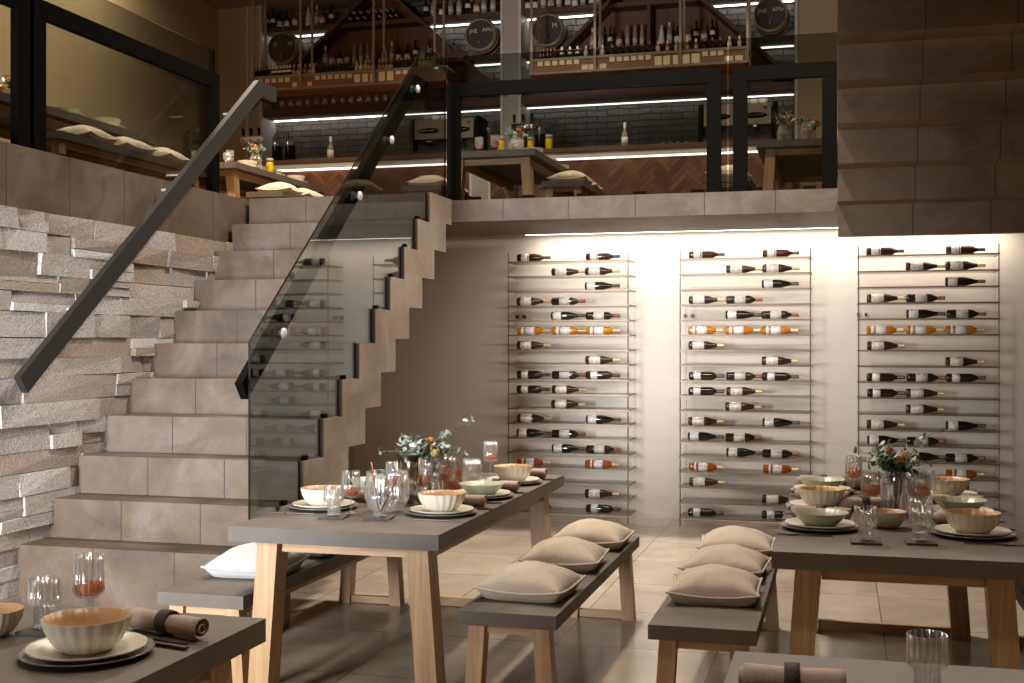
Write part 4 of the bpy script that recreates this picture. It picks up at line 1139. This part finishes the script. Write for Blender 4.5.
# bottles stored on their sides with necks to the room
LY = liquor('cellar_bottle', TALL, M['wineblack'], M['winedark'], .05, .12, M['capgold'], .22)
for k, (u, z) in enumerate([(351+7.0*q, 5.695) for q in range(4)] + [(354.5+7.0*q, 5.77) for q in range(4)] + [(381+5.6*q, 5.695) for q in range(5)] + [(383+5.6*q, 5.77) for q in range(4)]):
    put(LY, (xat(u,14.9), 14.885, z), (PI/2,0,0), f'dark bottle on its side in the triangle top, {ORD[k]} of the pile', 'bottle', 'bottles on their sides', .9)
for k, (u, z) in enumerate([(778+6.5*q, 4.615) for q in range(3)] + [(781+6.5*q, 4.69) for q in range(2)]):
    put(LY, (xat(u,14.9), 14.885, z), (PI/2,0,0), f'dark bottle on its side at right end of lowest shelf, {ORD[k]} of pile', 'bottle', 'bottles on their sides', .9)
for k, (u, z) in enumerate([(484+6.0*q, 4.615) for q in range(3)] + [(487+6.0*q, 4.69) for q in range(2)]):
    put(LY, (xat(u,14.9), 14.885, z), (PI/2,0,0), f'dark bottle on its side left of the grey column, {ORD[k]} of pile', 'bottle', 'bottles on their sides', .9)

# counter equipment
def coffee_machine(x, label):
    o = empty('coffee_machine', (x, 13.72, CT)); w = .82
    MB().box(-w/2+.04, w/2-.04, .0, .40, .20, .43).build('housing', M['machine'], o, .012)
    for s in (-1, 1): MB().prism([(.40,.0),(-.01,.0),(-.03,.16),(-.02,.40),(.05,.46),(.40,.46)], 'x', s*w/2-.02, s*w/2+.02).build('side_panel', M['black'], o)
    MB().box(-w/2+.04, w/2-.04, .10, .40, .06, .199).build('splash_back', M['darksteel'], o)
    MB().box(-w/2+.03, w/2-.03, -.03, .38, .0, .055).build('drip_tray', M['darksteel'], o, .005)
    for dx in (-.2, .2):
        q = MB().lathe([(0,-.012),(.13,-.012),(.13,0),(0,0)], 28, M=Matrix.Rotation(PI/2,3,'X') @ Matrix.Diagonal((1,.26,1))).build('button_panel', M['black'], o); q.location = (dx,-.001,.30)
        for k in range(6): MB().box(-.075+.03*k-.008, -.075+.03*k+.008, -.018, -.012, -.008, .008).build('button', M['steel'], q)
        MB().lathe([(0,0),(.04,0),(.04,-.05),(0,-.05)], 20, (dx,.03,.20)).build('group_head', M['steel'], o)
        MB().tube([(dx,.03,.14),(dx,-.10,.13)], .012, 8).build('portafilter', M['black'], o)
    MB().cyl((w/2-.10,-.004,.385), .016, -.004, .004, 12).build('badge', M['black'], o)
    tag(o, label, 'coffee machine', 'coffee machines on the bar')
    return o
coffee_machine(-4.57, 'tan espresso machine on the bar behind the post at stair end')
coffee_machine(-1.12, 'tan espresso machine on the bar behind the two meeting railing posts')
CP = MB().lathe([(0,0),(.022,0),(.038,.02),(.042,.055),(.039,.055),(.034,.02),(0,.006)], 16).build('coffee_cup', M['capwhite'])
for k, (x, y) in enumerate(((-4.72,13.85),(-4.60,13.85),(-4.48,13.85),(-1.38,13.85),(-1.04,13.85),(-.94,13.85),(-.84,13.85))):
    put(CP, (x,y,CT+.432), 0, f'white cup on the espresso machine at the {"stair" if x < -3 else "right"} end, {ORD[k if k < 3 else k-3]} from left', 'cup', 'cups on the coffee machines', 1.2)
def beer_tap(x0, x1, label, mat):
    x = (x0+x1)/2; o = empty('beer_tap', (x, 13.82, CT)); L = (x1-x0)
    MB().cyl((0,0,0), .035, .0, .27, 16).cyl((0,0,0), .06, 0, .012, 16).build('tower', M['steel'], o)
    MB().lathe([(0,-L/2),(.045,-L/2),(.045,L/2),(0,L/2)], 20, (0,0,.31), M=Matrix.Rotation(PI/2,3,'Y')).build('cross_tube', mat, o)
    for dx in (-.36,0,.36):
        MB().loft4((dx*L,-.03,.36),.022,.022,(dx*L,-.045,.45),.032,.026).build('tap_handle', M['black'], o)
        MB().tube([(dx*L,-.045,.31),(dx*L,-.075,.30),(dx*L,-.08,.25)], .01, 8).build('spout', M['steel'], o)
    tag(o, label, 'beer tap', 'beer taps on the bar')
beer_tap(-7.28, -6.98, 'three handled beer tap tower at the stair end of the bar', M['trimlight'])
beer_tap(-3.76, -3.455, 'three handled beer tap tower by the grey column', M['steel'])
def grinder(x, label):
    o = empty('coffee_grinder', (x, 13.88, CT))
    MB().cyl((0,0,0), .065, 0, .22, 20).build('body', M['black'], o)
    MB().lathe([(.045,.22),(.062,.25),(.062,.34),(.06,.34),(.06,.25),(.043,.222)], 20).build('hopper', M['glass'], o)
    MB().tube([(.0,-.062,.12),(.0,-.075,.22),(0,-.06,.38)], .008, 8).build('lever', M['steel'], o)
    tag(o, label, 'coffee grinder', 'grinders on the bar')
grinder(-6.82, 'black coffee grinder at stair end of the bar, nearer the wall'); grinder(-6.64, 'black coffee grinder at stair end of the bar, second one')
grinder(-3.42, 'black coffee grinder on the bar right of the yellow jar')
put(JR, (-3.29, 13.75, CT), 0, 'yellow juice jar with pale lid right of the black grinder', 'jar', 'yellow juice jars')
put(JR, (-3.86, 13.72, CT), 0, 'yellow juice jar with pale lid left of the beer taps', 'jar', 'yellow juice jars')
put(JR, (-3.50, 13.70, CT), 0, 'yellow juice jar with pale lid below the beer tap tower', 'jar', 'yellow juice jars', .85)
put(JR, (UL[0]+.35, UL[1]+.95, FZ+.7505), 0, 'yellow juice jar with pale lid on the stair head table', 'jar', 'yellow juice jars', .9)
bt = liquor('spirit_bottle', TALL, M['clearbottle'], M['label'], .06, .14, M['capwhite'], .24)
put(bt, (-6.10, 13.88, CT), 0, 'clear spirit bottle alone on the bar counter near the stairs', 'bottle', None, 1.05)
put(bt, (-2.418, 13.88, CT), 0, 'clear spirit bottle alone on the bar counter behind the wide railing', 'bottle', None, 1.05)
SG = MB().lathe([(0,.003),(.02,.003),(.024,.01),(.027,.07),(.025,.07),(.022,.012),(0,.01)], 14).build('shot_glass', plain('bottle_green_glass', srgb(74,88,58), .1, 0, .1))
for k in range(6): put(SG, (-6.52+.07*k, 13.9, CT), 0, f'green shot glass by the bar bottle near the stairs, {ORD[k]} from left', 'glass', 'green shot glasses')
for k in range(6): put(SG, (-2.87+.075*k, 13.9, CT), 0, f'green shot glass by the bar bottle behind wide railing, {ORD[k]} from left', 'glass', 'green shot glasses')
for k in range(5): put(SG, (-1.98+.09*k, 13.9, CT), 0, f'green shot glass right of the lone bar bottle, {ORD[k]} from left', 'glass', 'green shot glasses')

# ------------------------------------------------------------------ light
def area(name, loc, rot, sx, sy, power, col, spread=None):
    l = bpy.data.lights.new(name, 'AREA'); l.shape = 'RECTANGLE'; l.size = sx; l.size_y = sy; l.energy = power; l.color = col
    if spread: l.spread = math.radians(spread)
    o = bpy.data.objects.new(name, l); C.objects.link(o); o.location = loc; o.rotation_euler = [math.radians(a) for a in rot]
    return o
def spot(name, loc, target, power, col, size, blend=.6, r=.06):
    l = bpy.data.lights.new(name, 'SPOT'); l.energy = power; l.color = col; l.spot_size = math.radians(size); l.spot_blend = blend; l.shadow_soft_size = r
    o = bpy.data.objects.new(name, l); C.objects.link(o); o.location = loc
    o.rotation_euler = (Vector(target)-Vector(loc)).to_track_quat('-Z','Y').to_euler()
    return o
WARM, COOL, NEUT = (1,.85,.67), (.87,.93,1), (1,.91,.80)
# assumed daylight through the unseen window bay added behind the viewer
area('assumed_window_daylight', (-3.55,-.27,1.45), (88,0,0), 1.2, 1.9, 136, COOL, 62)
# cove wash on the wine wall
area('cove_wash', (-.62, 10.05, SZ-.01), (12,0,0), 3.8, .12, 27, (1,.88,.72))
area('added_wine_wall_fill', (-1.25, 8.72, SZ-.015), (46,0,0), 2.4, .06, 19, (1,.95,.92), 110)  # unseen fill added to even out the wine wall
# assumed, unseen downlights high over the hall, the foreground one added as fill
for i, (x, y, p) in enumerate(((-1.6,7.6,155),(.9,7.6,205),(-3.4,5.5,20),(-.9,2.2,45))):
    area('assumed_downlight_and_fill', (x,y,CZ-.05), (0,0,0), .35, .35, p, NEUT, 120)
for i, (x, y, p) in enumerate(((-5.9,6.8,90),(-5.4,9.9,220),(-3.2,11.9,120),(-.8,11.9,95))):  # unseen downlights, assumed from the warm light and added to brighten gallery and bar
    area('assumed_gallery_downlight', (x,y,CZ-.05), (0,0,0), .3, .3, p, WARM, 140)

area('added_gallery_wall_fill', (-7.2,7.5,5.85), (0,48,0), .15, 9, 150, (1,.86,.64), 140)  # added fill that lifts the side gallery wall, no lamp known here

w = bpy.data.worlds.new('world'); sc.world = w; w.use_nodes = True
bg = w.node_tree.nodes['Background']; bg.inputs[0].default_value = (.8,.85,1,1); bg.inputs[1].default_value = .3

vs = sc.view_settings
sc.display_settings.display_device = 'sRGB'
vs.view_transform = 'Standard'; vs.look = 'None'; vs.gamma = 1; vs.exposure = 0.0; vs.use_curve_mapping = False
cy = sc.cycles
cy.use_denoising = True
try: cy.denoiser = 'OPENIMAGEDENOISE'
except Exception: pass
cy.max_bounces = 9; cy.diffuse_bounces = 4; cy.glossy_bounces = 4; cy.transparent_max_bounces = 40; cy.transmission_bounces = 4
cy.blur_glossy = .6; cy.caustics_reflective = False; cy.caustics_refractive = False; cy.sample_clamp_indirect = 4
